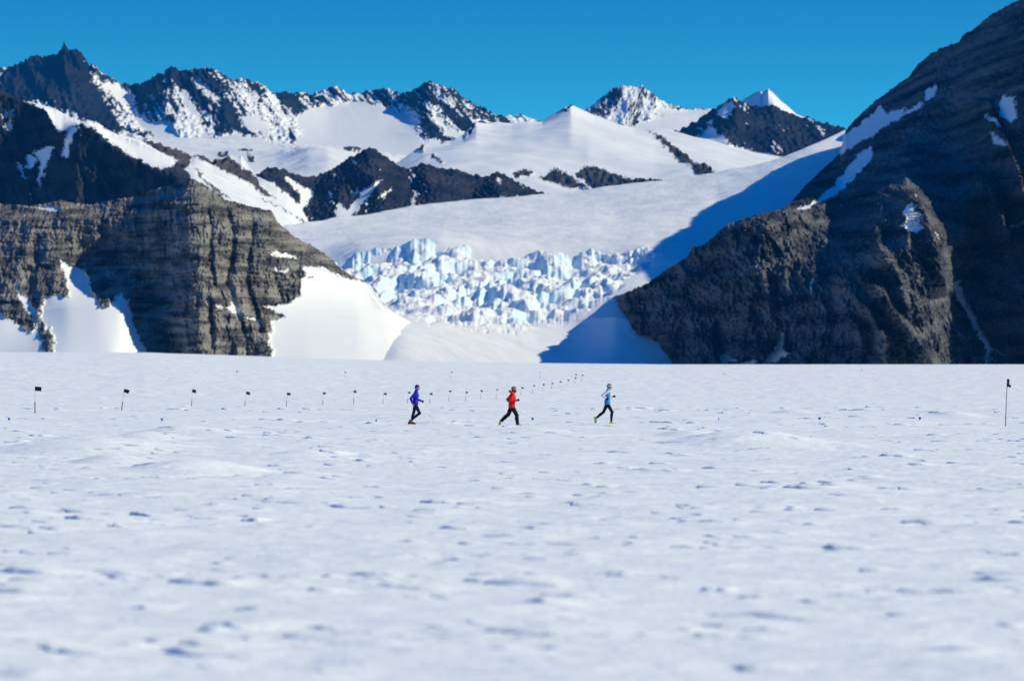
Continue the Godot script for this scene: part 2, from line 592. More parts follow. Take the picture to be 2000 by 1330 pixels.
# ---------------------------------------------------------------- mountains, from the farthest to the nearest
func build_mountains() -> void:
	land("mountain_range", {
		"label": "long far range of dark jagged rock and snow gullies along the skyline at left", "from": -150, "to": 1100, "w": 860, "h": 120, "jag": 3.0, "back": [2500.0, 700.0], "frayed": 7.0,
		"rows": [
			[-150, 150, 17000, 0, 134, 17000, 35, 126, 17000, 45, 121, 17000, 58, 112, 17000, 75, 106, 17000, 88, 108, 17000, 101, 103, 17000, 112, 107, 16950, 118, 100, 16900, 124, 90, 16900, 127, 85, 16900, 131, 92, 16900, 140, 98, 16900, 150, 101, 16900, 158, 101, 16950, 165, 108, 17000, 172, 120, 17000, 177, 131, 17000, 185, 129, 17000, 192, 134, 17000, 199, 145, 17050, 215, 152, 17100, 235, 163, 17200, 260, 166, 17200, 285, 167, 17100, 295, 160, 17000, 305, 148, 16900, 318, 141, 16900, 328, 137, 16900, 335, 128, 16900, 341, 132, 16900, 350, 139, 16900, 362, 140, 16900, 375, 136, 16900, 388, 134, 16900, 400, 134, 16900, 415, 138, 16900, 430, 141, 16900, 445, 152, 16900, 460, 156, 16900, 480, 157, 16900, 492, 159, 16900, 505, 161, 16900, 520, 170, 16950, 530, 180, 17000, 545, 181, 17100, 560, 180, 17200, 575, 183, 17300, 590, 177, 17400, 597, 181, 17400, 605, 187, 17500, 620, 181, 17500, 640, 175, 17500, 657, 169, 17500, 665, 174, 17500, 680, 184, 17500, 700, 183, 17500, 720, 178, 17500, 742, 171, 17500, 760, 175, 17400, 780, 181, 17300, 800, 181, 17200, 815, 173, 17100, 830, 164, 17000, 838, 160, 17000, 846, 163, 17000, 855, 170, 17000, 866, 172, 17000, 885, 174, 17000, 895, 182, 17000, 905, 192, 17000, 930, 205, 17000, 960, 221, 17000, 985, 229, 17000, 1005, 228, 17000, 1015, 226, 17000, 1030, 231, 17000, 1060, 236, 17000, 1100, 241, 17000],
			[-150, 200, 16500, 60, 190, 16450, 130, 170, 16400, 200, 195, 16550, 260, 205, 16800, 330, 195, 16450, 420, 195, 16400, 500, 205, 16450, 560, 215, 16700, 640, 212, 17100, 740, 210, 17100, 800, 222, 16900, 840, 215, 16450, 900, 225, 16600, 960, 240, 16700, 1100, 255, 16700],
			[-150, 260, 15700, 100, 260, 15700, 250, 258, 15800, 340, 256, 15700, 470, 256, 15600, 560, 262, 15700, 640, 262, 16000, 760, 258, 16100, 830, 262, 15700, 880, 268, 15700, 960, 265, 16000, 1100, 270, 16000],
			[-150, 330, 14000, 300, 320, 14000, 600, 318, 14000, 1100, 320, 14000]],
		"relief": [[120.0, 340.0, 0.16, 0.75], [52.0, 125.0, 0.18, 0.7], [17.0, 40.0, 0.3, 0.5]], "rough": 5.0, "squash": 0.22,
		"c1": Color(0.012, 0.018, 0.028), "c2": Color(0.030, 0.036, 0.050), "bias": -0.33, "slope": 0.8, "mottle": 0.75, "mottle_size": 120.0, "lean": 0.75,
		"snow": [
			[560, 208, 580, 228, 600, 215, 625, 203, 655, 206, 690, 196, 720, 200, 760, 207, 790, 220, 806, 216, 822, 240, 815, 262, 822, 272, 880, 278, 1000, 274, 1000, 330, 250, 330, 300, 268, 350, 266, 385, 270, 395, 258, 410, 264, 440, 262, 450, 262, 458, 258, 470, 262, 520, 268, 535, 280, 560, 282, 575, 284, 578, 266, 592, 262, 575, 235],
			[180, 142, 190, 150, 205, 158, 240, 168, 255, 180, 260, 200, 240, 205, 225, 195, 205, 178, 190, 165], [248, 215, 262, 203, 280, 225, 300, 238, 320, 240, 335, 232, 345, 250, 350, 268, 300, 275, 285, 258, 270, 245, 255, 230],
			[172, 200, 182, 205, 190, 222, 185, 232, 172, 225, 170, 212], [230, 225, 245, 220, 246, 232, 236, 238], [342, 170, 362, 178, 384, 213, 388, 240, 378, 230, 356, 200], [378, 140, 400, 168, 425, 190, 436, 205, 415, 200, 398, 182, 382, 163],
			[450, 154, 468, 157, 470, 168, 460, 166], [432, 178, 455, 184, 450, 190], [462, 225, 490, 222, 522, 240, 530, 266, 500, 262, 480, 250], [842, 205, 862, 210, 860, 225, 885, 254, 915, 258, 905, 270, 880, 272, 862, 250, 848, 230], [912, 212, 930, 228, 955, 238, 925, 238], [905, 192, 960, 222, 990, 232, 955, 226, 920, 206]],
		"rock": [[0, 140, 40, 126, 75, 110, 110, 110, 127, 88, 160, 104, 172, 125, 180, 160, 215, 205, 235, 250, 300, 262, 290, 266, 200, 255, 160, 225, 100, 205, 40, 190, 0, 180], [820, 238, 835, 225, 850, 245, 865, 260, 876, 272, 850, 274, 822, 266]]})
	land("mountain_peak", {
		"label": "far flat-topped peak of rock ribs with snow runnels right of the snow dome", "from": 1080, "to": 1480, "w": 290, "h": 80, "jag": 1.6, "back": [2000.0, 600.0], "frayed": 4.0,
		"rows": [
			[1080, 240, 16500, 1145, 214, 16500, 1160, 203, 16500, 1170, 193, 16500, 1188, 182, 16500, 1194, 174, 16500, 1205, 170, 16500, 1215, 168, 16500, 1232, 170, 16500, 1256, 169, 16500, 1265, 178, 16500, 1280, 188, 16500, 1300, 200, 16500, 1320, 208, 16500, 1345, 213, 16500, 1400, 212, 16500, 1480, 210, 16500],
			[1080, 245, 16000, 1150, 225, 16000, 1230, 235, 15800, 1300, 225, 16000, 1480, 225, 16200],
			[1080, 310, 14500, 1480, 310, 14500]],
		"relief": [[70.0, 150.0, 0.12, -0.25], [30.0, 55.0, 0.14, -0.2], [9.0, 22.0, 0.3, 0.0]], "rough": 3.0, "squash": 0.2,
		"c1": Color(0.03, 0.03, 0.034), "c2": Color(0.07, 0.068, 0.066), "bias": -0.12, "slope": 0.8, "mottle": 0.75, "mottle_size": 45.0, "lean": -0.3,
		"rock": [[1196, 176, 1212, 172, 1216, 195, 1208, 196], [1150, 218, 1160, 208, 1172, 214, 1186, 230, 1170, 226]],
		"snow": [[1060, 250, 1142, 214, 1165, 226, 1190, 232, 1205, 238, 1220, 246, 1237, 248, 1262, 236, 1292, 226, 1288, 214, 1322, 210, 1345, 214, 1500, 208, 1500, 330, 1060, 330], [1208, 199, 1219, 197, 1219, 220, 1210, 222]]})
	land("mountain_peak", {
		"label": "small sharp white double-pointed peak behind the dark ridge at right", "from": 1400, "to": 1640, "w": 170, "h": 60, "jag": 0.6, "back": [1500.0, 600.0], "frayed": 1.5, "soft": 0.006,
		"rows": [
			[1400, 235, 17800, 1430, 214, 17700, 1455, 193, 17600, 1478, 180, 17500, 1486, 177, 17450, 1490, 182, 17420, 1501, 172, 17350, 1512, 181, 17400, 1525, 195, 17500, 1540, 207, 17600, 1556, 222, 17700, 1640, 260, 17900],
			[1400, 240, 17500, 1455, 222, 17300, 1500, 215, 17000, 1512, 214, 16900, 1524, 216, 16960, 1560, 232, 17200, 1640, 270, 17500],
			[1400, 300, 16700, 1455, 300, 16500, 1516, 300, 16200, 1560, 300, 16300, 1640, 310, 16500]],
		"relief": [[25.0, 90.0, 0.4, 0.3]], "c1": Color(0.05, 0.05, 0.055), "c2": Color(0.09, 0.088, 0.086), "bias": 0.5, "slope": 0.2, "mottle": 0.6, "mottle_size": 80.0})
	land("rock_ridge", {
		"label": "dark rock ridge with a white patch under its rounded top, left of the big right-hand mountain", "from": 1280, "to": 1740, "w": 400, "h": 100, "jag": 2.4, "back": [1200.0, 350.0], "frayed": 5.0,
		"rows": [
			[1280, 270, 13700, 1325, 256, 13600, 1345, 245, 13550, 1380, 222, 13500, 1405, 207, 13450, 1420, 198, 13400, 1432, 191, 13380, 1442, 192, 13380, 1455, 200, 13400, 1470, 208, 13400, 1490, 210, 13400, 1505, 208, 13380, 1515, 210, 13380, 1525, 217, 13400, 1550, 223, 13400, 1570, 230, 13400, 1575, 229, 13400, 1590, 232, 13400, 1610, 240, 13400, 1640, 247, 13400, 1655, 252, 13400, 1740, 280, 13400],
			[1280, 275, 13500, 1330, 268, 13350, 1380, 250, 13200, 1412, 228, 13050, 1436, 226, 13000, 1452, 232, 13080, 1500, 240, 13150, 1518, 240, 13100, 1560, 252, 13150, 1600, 258, 13100, 1660, 265, 13100, 1740, 290, 13200],
			[1280, 290, 13200, 1360, 275, 12850, 1420, 280, 12600, 1470, 292, 12750, 1520, 300, 12650, 1600, 300, 12700, 1740, 320, 12700],
			[1280, 370, 11900, 1740, 370, 11900]],
		"relief": [[60.0, 190.0, 0.18, 0.35], [26.0, 70.0, 0.2, 0.3], [9.0, 26.0, 0.35, 0.0]], "rough": 4.0, "squash": 0.3,
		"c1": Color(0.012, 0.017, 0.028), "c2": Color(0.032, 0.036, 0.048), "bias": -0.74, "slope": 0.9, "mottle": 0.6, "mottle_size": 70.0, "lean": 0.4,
		"snow": [[1415, 200, 1431, 195, 1432, 222, 1418, 230, 1402, 226, 1406, 212], [1381, 238, 1398, 233, 1391, 244], [1365, 264, 1385, 246, 1400, 256, 1420, 276, 1436, 288, 1500, 300, 1530, 306, 1560, 330, 1560, 380, 1270, 380, 1270, 268, 1300, 262, 1325, 268, 1355, 271]]})
	land("snow_dome", {
		"label": "broad smooth white snow dome with a small dark tip in the middle distance", "from": 740, "to": 1640, "w": 640, "h": 130, "jag": 0.4, "back": [1500.0, 250.0], "frayed": 4.0, "soft": 0.06,
		"rows": [
			[740, 335, 11000, 780, 314, 11050, 815, 291, 11100, 826, 284, 11100, 850, 279, 11250, 880, 275, 11350, 905, 265, 11450, 918, 253, 11500, 930, 243, 11500, 960, 244, 11600, 1000, 242, 11700, 1030, 234, 11750, 1060, 232, 11750, 1090, 214, 11750, 1115, 201, 11750, 1135, 212, 11750, 1160, 224, 11800, 1200, 237, 11800, 1240, 249, 11800, 1280, 253, 11750, 1330, 263, 11650, 1380, 276, 11550, 1440, 292, 11500, 1540, 310, 11450, 1640, 330, 11400],
			[740, 350, 10850, 830, 305, 10900, 930, 275, 11150, 1000, 265, 11300, 1115, 240, 11350, 1200, 262, 11350, 1280, 285, 11200, 1380, 300, 11150, 1500, 320, 11100, 1640, 345, 11000],
			[740, 370, 10700, 850, 330, 10700, 1000, 310, 10850, 1150, 300, 10900, 1280, 318, 10800, 1400, 325, 10750, 1640, 360, 10600],
			[740, 420, 10350, 1000, 390, 10400, 1200, 385, 10400, 1400, 365, 10350, 1640, 400, 10200]],
		"relief": [[16.0, 60.0, 0.4, 0.2], [9.0, 24.0, 0.6, 0.0]], "swells": [[14.0, 520.0, 420.0]], "rough": 4.0, "calm": 1.0,
		"c1": Color(0.035, 0.034, 0.038), "c2": Color(0.075, 0.07, 0.068), "bias": 0.9, "slope": 0.1, "mottle": 0.3, "mottle_size": 40.0,
		"rock": [
			[1265, 260, 1285, 264, 1310, 280, 1340, 300, 1370, 318, 1404, 337, 1385, 345, 1368, 345, 1350, 325, 1322, 305, 1302, 287, 1282, 270], [1003, 341, 1020, 334, 1042, 338, 1038, 347, 1005, 348], [1055, 349, 1075, 335, 1090, 331, 1112, 336, 1135, 352, 1150, 365, 1160, 372, 1130, 366, 1100, 362, 1075, 355],
			[1122, 338, 1140, 324, 1160, 320, 1185, 328, 1225, 340, 1250, 352, 1300, 352, 1306, 358, 1200, 374, 1160, 371, 1148, 350], [1236, 344, 1262, 344, 1288, 346, 1307, 352, 1304, 362, 1240, 370], [904, 267, 918, 252, 931, 242, 926, 252, 912, 264], [1090, 216, 1113, 200, 1118, 204, 1100, 218], [812, 292, 822, 284, 829, 285, 828, 296, 820, 297], [840, 297, 848, 297, 868, 315, 860, 316]],
		"snow": [[1078, 350, 1100, 350, 1120, 362, 1108, 360], [1020, 341, 1036, 341, 1030, 345], [1140, 328, 1152, 330, 1146, 338]]})
	land("snowfield", {
		"label": "gentle white snowfield with a low rounded rise below the far range at left", "from": 120, "to": 880, "w": 420, "h": 60, "jag": 0.3, "back": [1500.0, 60.0], "frayed": 4.0, "soft": 0.03,
		"rows": [
			[120, 268, 13500, 270, 266, 13500, 330, 266, 13500, 450, 271, 13400, 540, 280, 13200, 600, 285, 13000, 680, 284, 12800, 720, 288, 12600, 780, 305, 12300, 880, 330, 12000],
			[120, 300, 11800, 400, 302, 11800, 540, 300, 11700, 600, 290, 11500, 640, 292, 11400, 700, 308, 11400, 880, 345, 11400],
			[120, 400, 10500, 500, 385, 10400, 880, 380, 10400]],
		"relief": [[12.0, 60.0, 0.5, 0.2]], "swells": [[10.0, 420.0, 400.0], [2.0, 130.0, 160.0]], "calm": 1.0, "c1": Color(0.035, 0.034, 0.038), "c2": Color(0.075, 0.07, 0.068), "bias": 0.9, "slope": 0.1, "mottle": 0.35, "mottle_size": 30.0,
		"rock": [[669, 291, 680, 283, 715, 280, 724, 287, 715, 299, 700, 297, 680, 295], [566, 293, 577, 287, 583, 286, 575, 292], [462, 294, 480, 290, 496, 292, 490, 298, 468, 298], [425, 302, 440, 296, 448, 300, 435, 308], [482, 302, 492, 302, 500, 314, 488, 314]]})
	land("rock_hill", {
		"label": "three dark blue rock hills above the snow ramp in the middle distance", "from": 470, "to": 1110, "w": 470, "h": 120, "jag": 2.4, "back": [700.0, 220.0], "frayed": 4.5, "category": "hill",
		"rows": [
			[470, 365, 9300, 500, 345, 9350, 515, 331, 9400, 530, 327, 9400, 550, 331, 9400, 590, 344, 9500, 620, 342, 9600, 640, 335, 9650, 665, 320, 9700, 680, 310, 9700, 700, 300, 9700, 715, 290, 9700, 722, 288, 9700, 740, 297, 9750, 760, 312, 9800, 780, 325, 9850, 795, 330, 9850, 810, 326, 9850, 822, 319, 9850, 832, 319, 9850, 845, 325, 9850, 870, 330, 9900, 885, 329, 9900, 910, 338, 9900, 930, 342, 9950, 950, 345, 9950, 962, 338, 9950, 972, 336, 9950, 985, 340, 9950, 1005, 352, 9950, 1030, 365, 9950, 1060, 377, 9950, 1110, 384, 9950],
			[470, 375, 9150, 520, 355, 9200, 580, 365, 9350, 610, 370, 9420, 660, 350, 9380, 700, 335, 9330, 740, 335, 9350, 775, 345, 9500, 800, 350, 9560, 830, 345, 9480, 880, 352, 9560, 930, 362, 9700, 970, 358, 9600, 1010, 370, 9700, 1110, 395, 9800],
			[470, 430, 8850, 560, 420, 8900, 610, 410, 9200, 660, 400, 9100, 690, 400, 9150, 740, 395, 9060, 800, 385, 9300, 850, 385, 9200, 920, 390, 9450, 980, 385, 9300, 1110, 400, 9600],
			[470, 480, 8300, 600, 470, 8500, 700, 455, 8500, 900, 420, 8700, 1110, 410, 9200]],
		"relief": [[28.0, 100.0, 0.2, 0.6], [14.0, 45.0, 0.22, 0.5], [5.0, 17.0, 0.4, 0.2]], "rough": 2.5, "squash": 0.35,
		"c1": Color(0.013, 0.018, 0.032), "c2": Color(0.048, 0.046, 0.056), "bias": -0.78, "slope": 0.9, "mottle": 0.55, "mottle_size": 45.0, "lean": 0.5,
		"snow": [[745, 352, 738, 362, 722, 380, 700, 402, 690, 425, 660, 432, 672, 418, 690, 398, 702, 380, 715, 368, 730, 360], [655, 405, 665, 398, 676, 412, 670, 428, 652, 424], [742, 388, 766, 363, 762, 374, 748, 386], [556, 345, 575, 352, 600, 366, 611, 375, 602, 395, 590, 412, 578, 410, 590, 390, 572, 366], [640, 378, 650, 380, 646, 386], [685, 375, 700, 370, 702, 374, 690, 378], [643, 393, 656, 396, 652, 402], [970, 345, 976, 348, 974, 358], [808, 370, 813, 375, 810, 395, 806, 402], [684, 312, 694, 315, 690, 318]]})
	land("snow_slope", {
		"label": "white snow slope crossed by brown rock bands, behind the banded cliff's summit", "from": 180, "to": 660, "w": 420, "h": 130, "jag": 1.0, "back": [600.0, 120.0], "frayed": 4.0,
		"rows": [
			[180, 262, 8900, 270, 272, 8900, 290, 274, 8900, 320, 284, 8850, 350, 292, 8800, 372, 303, 8750, 380, 301, 8750, 395, 302, 8750, 415, 312, 8750, 430, 305, 8800, 445, 302, 8800, 470, 304, 8800, 480, 318, 8750, 500, 345, 8650, 520, 355, 8600, 540, 360, 8600, 560, 372, 8600, 580, 395, 8500, 592, 415, 8450, 602, 434, 8400, 660, 470, 8300],
			[180, 300, 8500, 300, 310, 8450, 380, 330, 8300, 440, 350, 8350, 500, 375, 8350, 560, 400, 8300, 660, 480, 8200],
			[180, 420, 7400, 380, 390, 7700, 480, 420, 7700, 660, 500, 7700]],
		"relief": [[16.0, 60.0, 0.4, 0.4], [9.0, 20.0, 0.6, 0.2]], "swells": [[5.0, 160.0, 200.0]], "calm": 1.0, "rough": 3.0, "c1": Color(0.045, 0.042, 0.046), "c2": Color(0.11, 0.098, 0.092), "bias": 0.7, "slope": 0.1, "mottle": 0.42, "mottle_size": 26.0, "lean": 0.6,
		"rock": [[280, 273, 310, 282, 345, 290, 374, 303, 370, 320, 360, 332, 335, 327, 347, 312, 318, 298, 300, 292], [376, 302, 400, 302, 430, 310, 445, 306, 470, 322, 490, 338, 505, 358, 526, 378, 537, 388, 520, 382, 490, 362, 466, 348, 440, 338, 420, 326, 395, 313], [527, 346, 545, 345, 572, 354, 587, 372, 591, 386, 580, 398, 564, 382, 540, 366], [380, 326, 388, 333, 402, 352, 432, 378, 456, 393, 428, 380, 396, 354], [500, 385, 540, 402, 578, 420, 600, 436, 590, 432, 560, 414]]})
	land("mountain", {
		"label": "dark shaded rock mountain with a lit snow strip along its crest at the left edge", "from": -180, "to": 370, "w": 420, "h": 160, "jag": 2.0, "back": [700.0, 250.0], "frayed": 5.0, "soft": 0.01,
		"rows": [
			[-180, 130, 7600, 0, 178, 7500, 20, 186, 7500, 40, 194, 7480, 60, 200, 7450, 100, 210, 7400, 130, 225, 7350, 155, 237, 7300, 170, 233, 7300, 190, 240, 7250, 215, 257, 7200, 245, 268, 7150, 270, 275, 7100, 300, 290, 7050, 330, 308, 7000, 345, 318, 6980, 370, 340, 6950],
			[-180, 140, 7500, 0, 186, 7420, 45, 199, 7380, 88, 214, 7280, 105, 246, 7150, 120, 258, 7090, 150, 242, 7060, 175, 246, 7030, 205, 270, 6980, 265, 308, 6900, 310, 328, 6830, 345, 336, 6780, 370, 350, 6760],
			[-180, 260, 7340, 0, 280, 7280, 60, 290, 7220, 120, 300, 7070, 150, 300, 6960, 180, 310, 6960, 240, 340, 6900, 300, 352, 6790, 345, 360, 6720, 370, 372, 6700],
			[-180, 440, 7160, 0, 440, 7100, 80, 440, 7030, 145, 440, 6850, 160, 440, 6870, 240, 440, 6820, 310, 430, 6700, 370, 430, 6640]],
		"relief": [[18.0, 95.0, 0.2, 0.5], [8.0, 34.0, 0.25, 0.4], [3.0, 12.0, 0.4, 0.2]], "rough": 1.6, "squash": 0.35,
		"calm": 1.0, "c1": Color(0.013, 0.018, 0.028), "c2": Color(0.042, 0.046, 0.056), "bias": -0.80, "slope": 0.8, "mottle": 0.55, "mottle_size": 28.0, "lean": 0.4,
		"snow": [[42, 194, 80, 200, 120, 216, 155, 235, 180, 234, 215, 254, 260, 268, 285, 276, 346, 313, 334, 326, 312, 328, 290, 321, 265, 310, 235, 291, 205, 271, 178, 248, 156, 242, 140, 248, 120, 258, 108, 250, 98, 235, 88, 215], [48, 310, 58, 303, 68, 308, 67, 325, 60, 332, 50, 325], [66, 295, 90, 290, 102, 284, 98, 305, 88, 325, 82, 345, 75, 368, 73, 340, 78, 320, 70, 305], [33, 318, 42, 325, 52, 352, 45, 348], [130, 255, 148, 248, 141, 265, 138, 285, 128, 312, 121, 302, 126, 275], [5, 218, 12, 214, 14, 226, 8, 232], [18, 214, 26, 216, 22, 228], [8, 240, 22, 238, 18, 254, 6, 252]],
		"rock": [[305, 335, 325, 330, 338, 325, 325, 350, 310, 366, 298, 374, 286, 380, 270, 392, 270, 350]]})
	land("snow_ramp", {
		"label": "long tilted white snow ramp above the icefall, half in the right-hand mountain's shadow", "from": 500, "to": 1800, "w": 720, "h": 150, "jag": 0.3, "back": [900.0, 140.0], "frayed": 2.0, "soft": 0.03, "category": "glacier",
		"rows": [
			[500, 455, 5700, 560, 439, 5750, 600, 433, 5780, 700, 420, 5860, 800, 404, 5910, 900, 393, 5940, 1000, 383, 5950, 1100, 374, 5950, 1200, 363, 5950, 1300, 352, 5950, 1400, 335, 5940, 1480, 318, 5930, 1525, 305, 5930, 1570, 290, 5940, 1620, 268, 5960, 1665, 248, 5980, 1700, 225, 5980, 1800, 160, 5930],
			[500, 490, 5480, 700, 460, 5560, 1000, 432, 5600, 1200, 422, 5590, 1400, 395, 5620, 1525, 350, 5760, 1660, 290, 5920, 1800, 250, 5900],
			[500, 540, 5280, 640, 515, 5280, 700, 487, 5280, 760, 475, 5280, 860, 470, 5280, 950, 484, 5270, 1050, 490, 5270, 1180, 489, 5260, 1255, 481, 5250, 1360, 481, 5250, 1450, 470, 5330, 1600, 420, 5560, 1800, 380, 5700],
			[500, 640, 5288, 700, 610, 5288, 950, 610, 5278, 1180, 615, 5268, 1360, 600, 5258, 1800, 500, 5720]],
		"swells": [[3.0, 160.0, 120.0], [0.5, 30.0, 50.0], [0.12, 5.0, 9.0]], "bias": 2.0})
	land("icefall", {
		"label": "broken blue-white icefall tumbling between the left cliff and the right mountain", "from": 480, "to": 1480, "w": 1100, "h": 420, "back": [60.0, 60.0], "frayed": 2.0, "soft": 0.02, "shape": true, "jag": 0.0, "category": "icefall",
		"rows": [
			[480, 560, 5275, 640, 517, 5275, 700, 490, 5270, 760, 478, 5270, 860, 473, 5270, 950, 486, 5265, 1050, 492, 5260, 1180, 491, 5250, 1255, 484, 5240, 1360, 483, 5240, 1480, 480, 5300],
			[480, 580, 5190, 700, 520, 5190, 860, 515, 5190, 1000, 520, 5180, 1150, 520, 5160, 1250, 525, 5090, 1360, 540, 4860, 1480, 560, 4750],
			[480, 610, 4980, 740, 580, 4880, 900, 575, 4880, 1050, 575, 4880, 1150, 575, 4830, 1200, 577, 4740, 1260, 590, 4570, 1480, 610, 4520],
			[480, 650, 4650, 780, 634, 4425, 900, 636, 4470, 1050, 632, 4530, 1130, 622, 4560, 1200, 620, 4480, 1300, 640, 4430, 1480, 650, 4420],
			[480, 735, 4500, 600, 735, 4310, 680, 735, 4264, 760, 735, 4256, 900, 735, 4262, 1100, 735, 4300, 1200, 735, 4310, 1300, 735, 4350, 1480, 735, 4390]],
		"swells": [[1.5, 90.0, 120.0], [0.3, 30.0, 40.0]], "bias": 2.0})
	land("banded_cliff", {
		"label": "banded grey-brown rock cliff rising to a pointed summit above white snow fans at left", "from": -180, "to": 900, "w": 880, "h": 440, "jag": 2.2, "back": [160.0, 40.0], "frayed": 4.5, "soft": 0.008, "category": "cliff",
		"rows": [
			[-180, 392, 4640, 0, 398, 4590, 20, 400, 4580, 60, 403, 4570, 100, 396, 4570, 120, 392, 4570, 150, 397, 4570, 180, 400, 4570, 210, 393, 4560, 240, 388, 4550, 270, 382, 4540, 297, 371, 4510, 330, 364, 4480, 350, 356, 4460, 365, 351, 4450, 378, 350, 4440, 395, 358, 4440, 420, 375, 4440, 440, 390, 4440, 480, 400, 4450, 510, 408, 4460, 530, 412, 4470, 543, 435, 4470, 560, 450, 4470, 575, 463, 4480, 590, 472, 4490, 610, 480, 4500, 640, 500, 4520, 660, 520, 4530, 680, 535, 4540, 700, 545, 4550, 720, 552, 4540, 735, 565, 4490, 740, 584, 4450, 760, 604, 4435, 790, 623, 4440, 830, 644, 4500, 900, 680, 4660],
			[-180, 430, 4560, 0, 430, 4510, 60, 430, 4500, 120, 425, 4495, 180, 430, 4490, 240, 425, 4480, 300, 410, 4440, 345, 400, 4400, 378, 395, 4375, 440, 415, 4390, 530, 440, 4420, 590, 490, 4460, 640, 515, 4490, 720, 560, 4510, 735, 573, 4470, 742, 592, 4440, 760, 611, 4428, 790, 630, 4433, 830, 650, 4490, 900, 686, 4650],
			[-180, 530, 4460, 0, 520, 4430, 30, 520, 4415, 70, 520, 4430, 100, 520, 4405, 150, 520, 4440, 195, 520, 4450, 250, 515, 4440, 300, 510, 4405, 340, 505, 4360, 372, 500, 4320, 384, 500, 4315, 450, 505, 4345, 530, 515, 4380, 600, 525, 4415, 650, 535, 4440, 720, 570, 4460, 742, 600, 4425, 760, 618, 4418, 790, 637, 4424, 830, 657, 4480, 900, 692, 4640],
			[-180, 620, 4360, 0, 620, 4330, 60, 610, 4340, 130, 600, 4325, 195, 600, 4320, 240, 600, 4325, 268, 605, 4365, 300, 605, 4370, 345, 605, 4320, 374, 605, 4275, 386, 605, 4272, 450, 610, 4300, 520, 615, 4335, 600, 615, 4352, 700, 625, 4366, 760, 645, 4372, 800, 660, 4388, 840, 675, 4430, 900, 700, 4560],
			[-180, 730, 4230, 0, 730, 4230, 100, 730, 4200, 220, 730, 4200, 275, 730, 4240, 300, 730, 4300, 345, 730, 4270, 378, 730, 4232, 390, 730, 4232, 450, 730, 4250, 530, 730, 4255, 600, 730, 4255, 700, 735, 4262, 770, 735, 4272, 830, 738, 4300, 900, 742, 4380]],
		"relief": [[9.0, 42.0, 0.2, 0.1], [5.5, 15.0, 0.24, 0.12], [2.6, 5.0, 0.5, 0.0], [1.3, 2.0, 0.9, 0.0]], "strata": [[4.4, 9.0, 0.02], [2.6, 3.4, 0.02]], "rough": 0.5,
		"clefts": [[[395, 436, 400, 438, 440, 450, 480, 455, 520, 446, 545, 441, 580, 456, 640, 470, 660, 474], 7.0, 9.0], [[400, 486, 440, 492, 470, 490, 500, 486, 545, 479, 580, 490, 640, 508, 660, 512], 6.0, 9.0], [[395, 403, 440, 412, 500, 408, 560, 420, 575, 424], 4.0, 5.0], [[572, 407, 580, 408, 640, 413, 720, 411], 5.0, 7.0], [[610, 470, 620, 471, 690, 481, 720, 482], 5.0, 8.0], [[460, 576, 500, 586, 520, 592], 5.0, 5.0]],
		"c1": Color(0.050, 0.050, 0.052), "c2": Color(0.285, 0.272, 0.248), "bias": -0.66, "slope": 0.9, "mottle": 0.30, "mottle_size": 14.0, "bands": 0.32, "calm": 1.0,
		"snow": [
			[120, 508, 135, 513, 160, 527, 173, 546, 179, 573, 195, 597, 208, 599, 225, 585, 231, 573, 240, 578, 250, 588, 254, 606, 264, 640, 277, 668, 292, 700, 292, 760, 98, 760, 103, 690, 104, 665, 81, 632, 78, 611, 81, 589, 100, 575, 114, 575, 133, 580, 135, 565, 122, 529],
			[-190, 640, -60, 610, 0, 612, 20, 625, 55, 650, 68, 645, 80, 660, 76, 672, 86, 690, 86, 760, -190, 760], [28, 545, 40, 570, 60, 590, 70, 612, 76, 652, 62, 622, 35, 580],
			[591, 520, 623, 520, 669, 540, 721, 553, 727, 548, 960, 548, 960, 760, 533, 760, 531, 689, 529, 675, 523, 659, 531, 640, 529, 627, 561, 619, 539, 610, 515, 594, 537, 598, 566, 592, 588, 575, 589, 554, 596, 535],
			[442, 546, 458, 562, 461, 589, 475, 628, 464, 620, 442, 600, 454, 592, 450, 570], [522, 490, 545, 492, 585, 505, 564, 503, 539, 500], [534, 525, 566, 526, 564, 531, 537, 530], [33, 396, 60, 403, 85, 403, 100, 400, 120, 410, 105, 414, 75, 408, 45, 402], [418, 596, 438, 602, 425, 606], [404, 590, 412, 580, 410, 600], [412, 432, 417, 430, 416, 442], [470, 612, 500, 622, 514, 634, 495, 630]],
		"rock": [[90, 650, 100, 640, 104, 672, 96, 682, 84, 680, 86, 662], [600, 539, 612, 537, 610, 543]]})
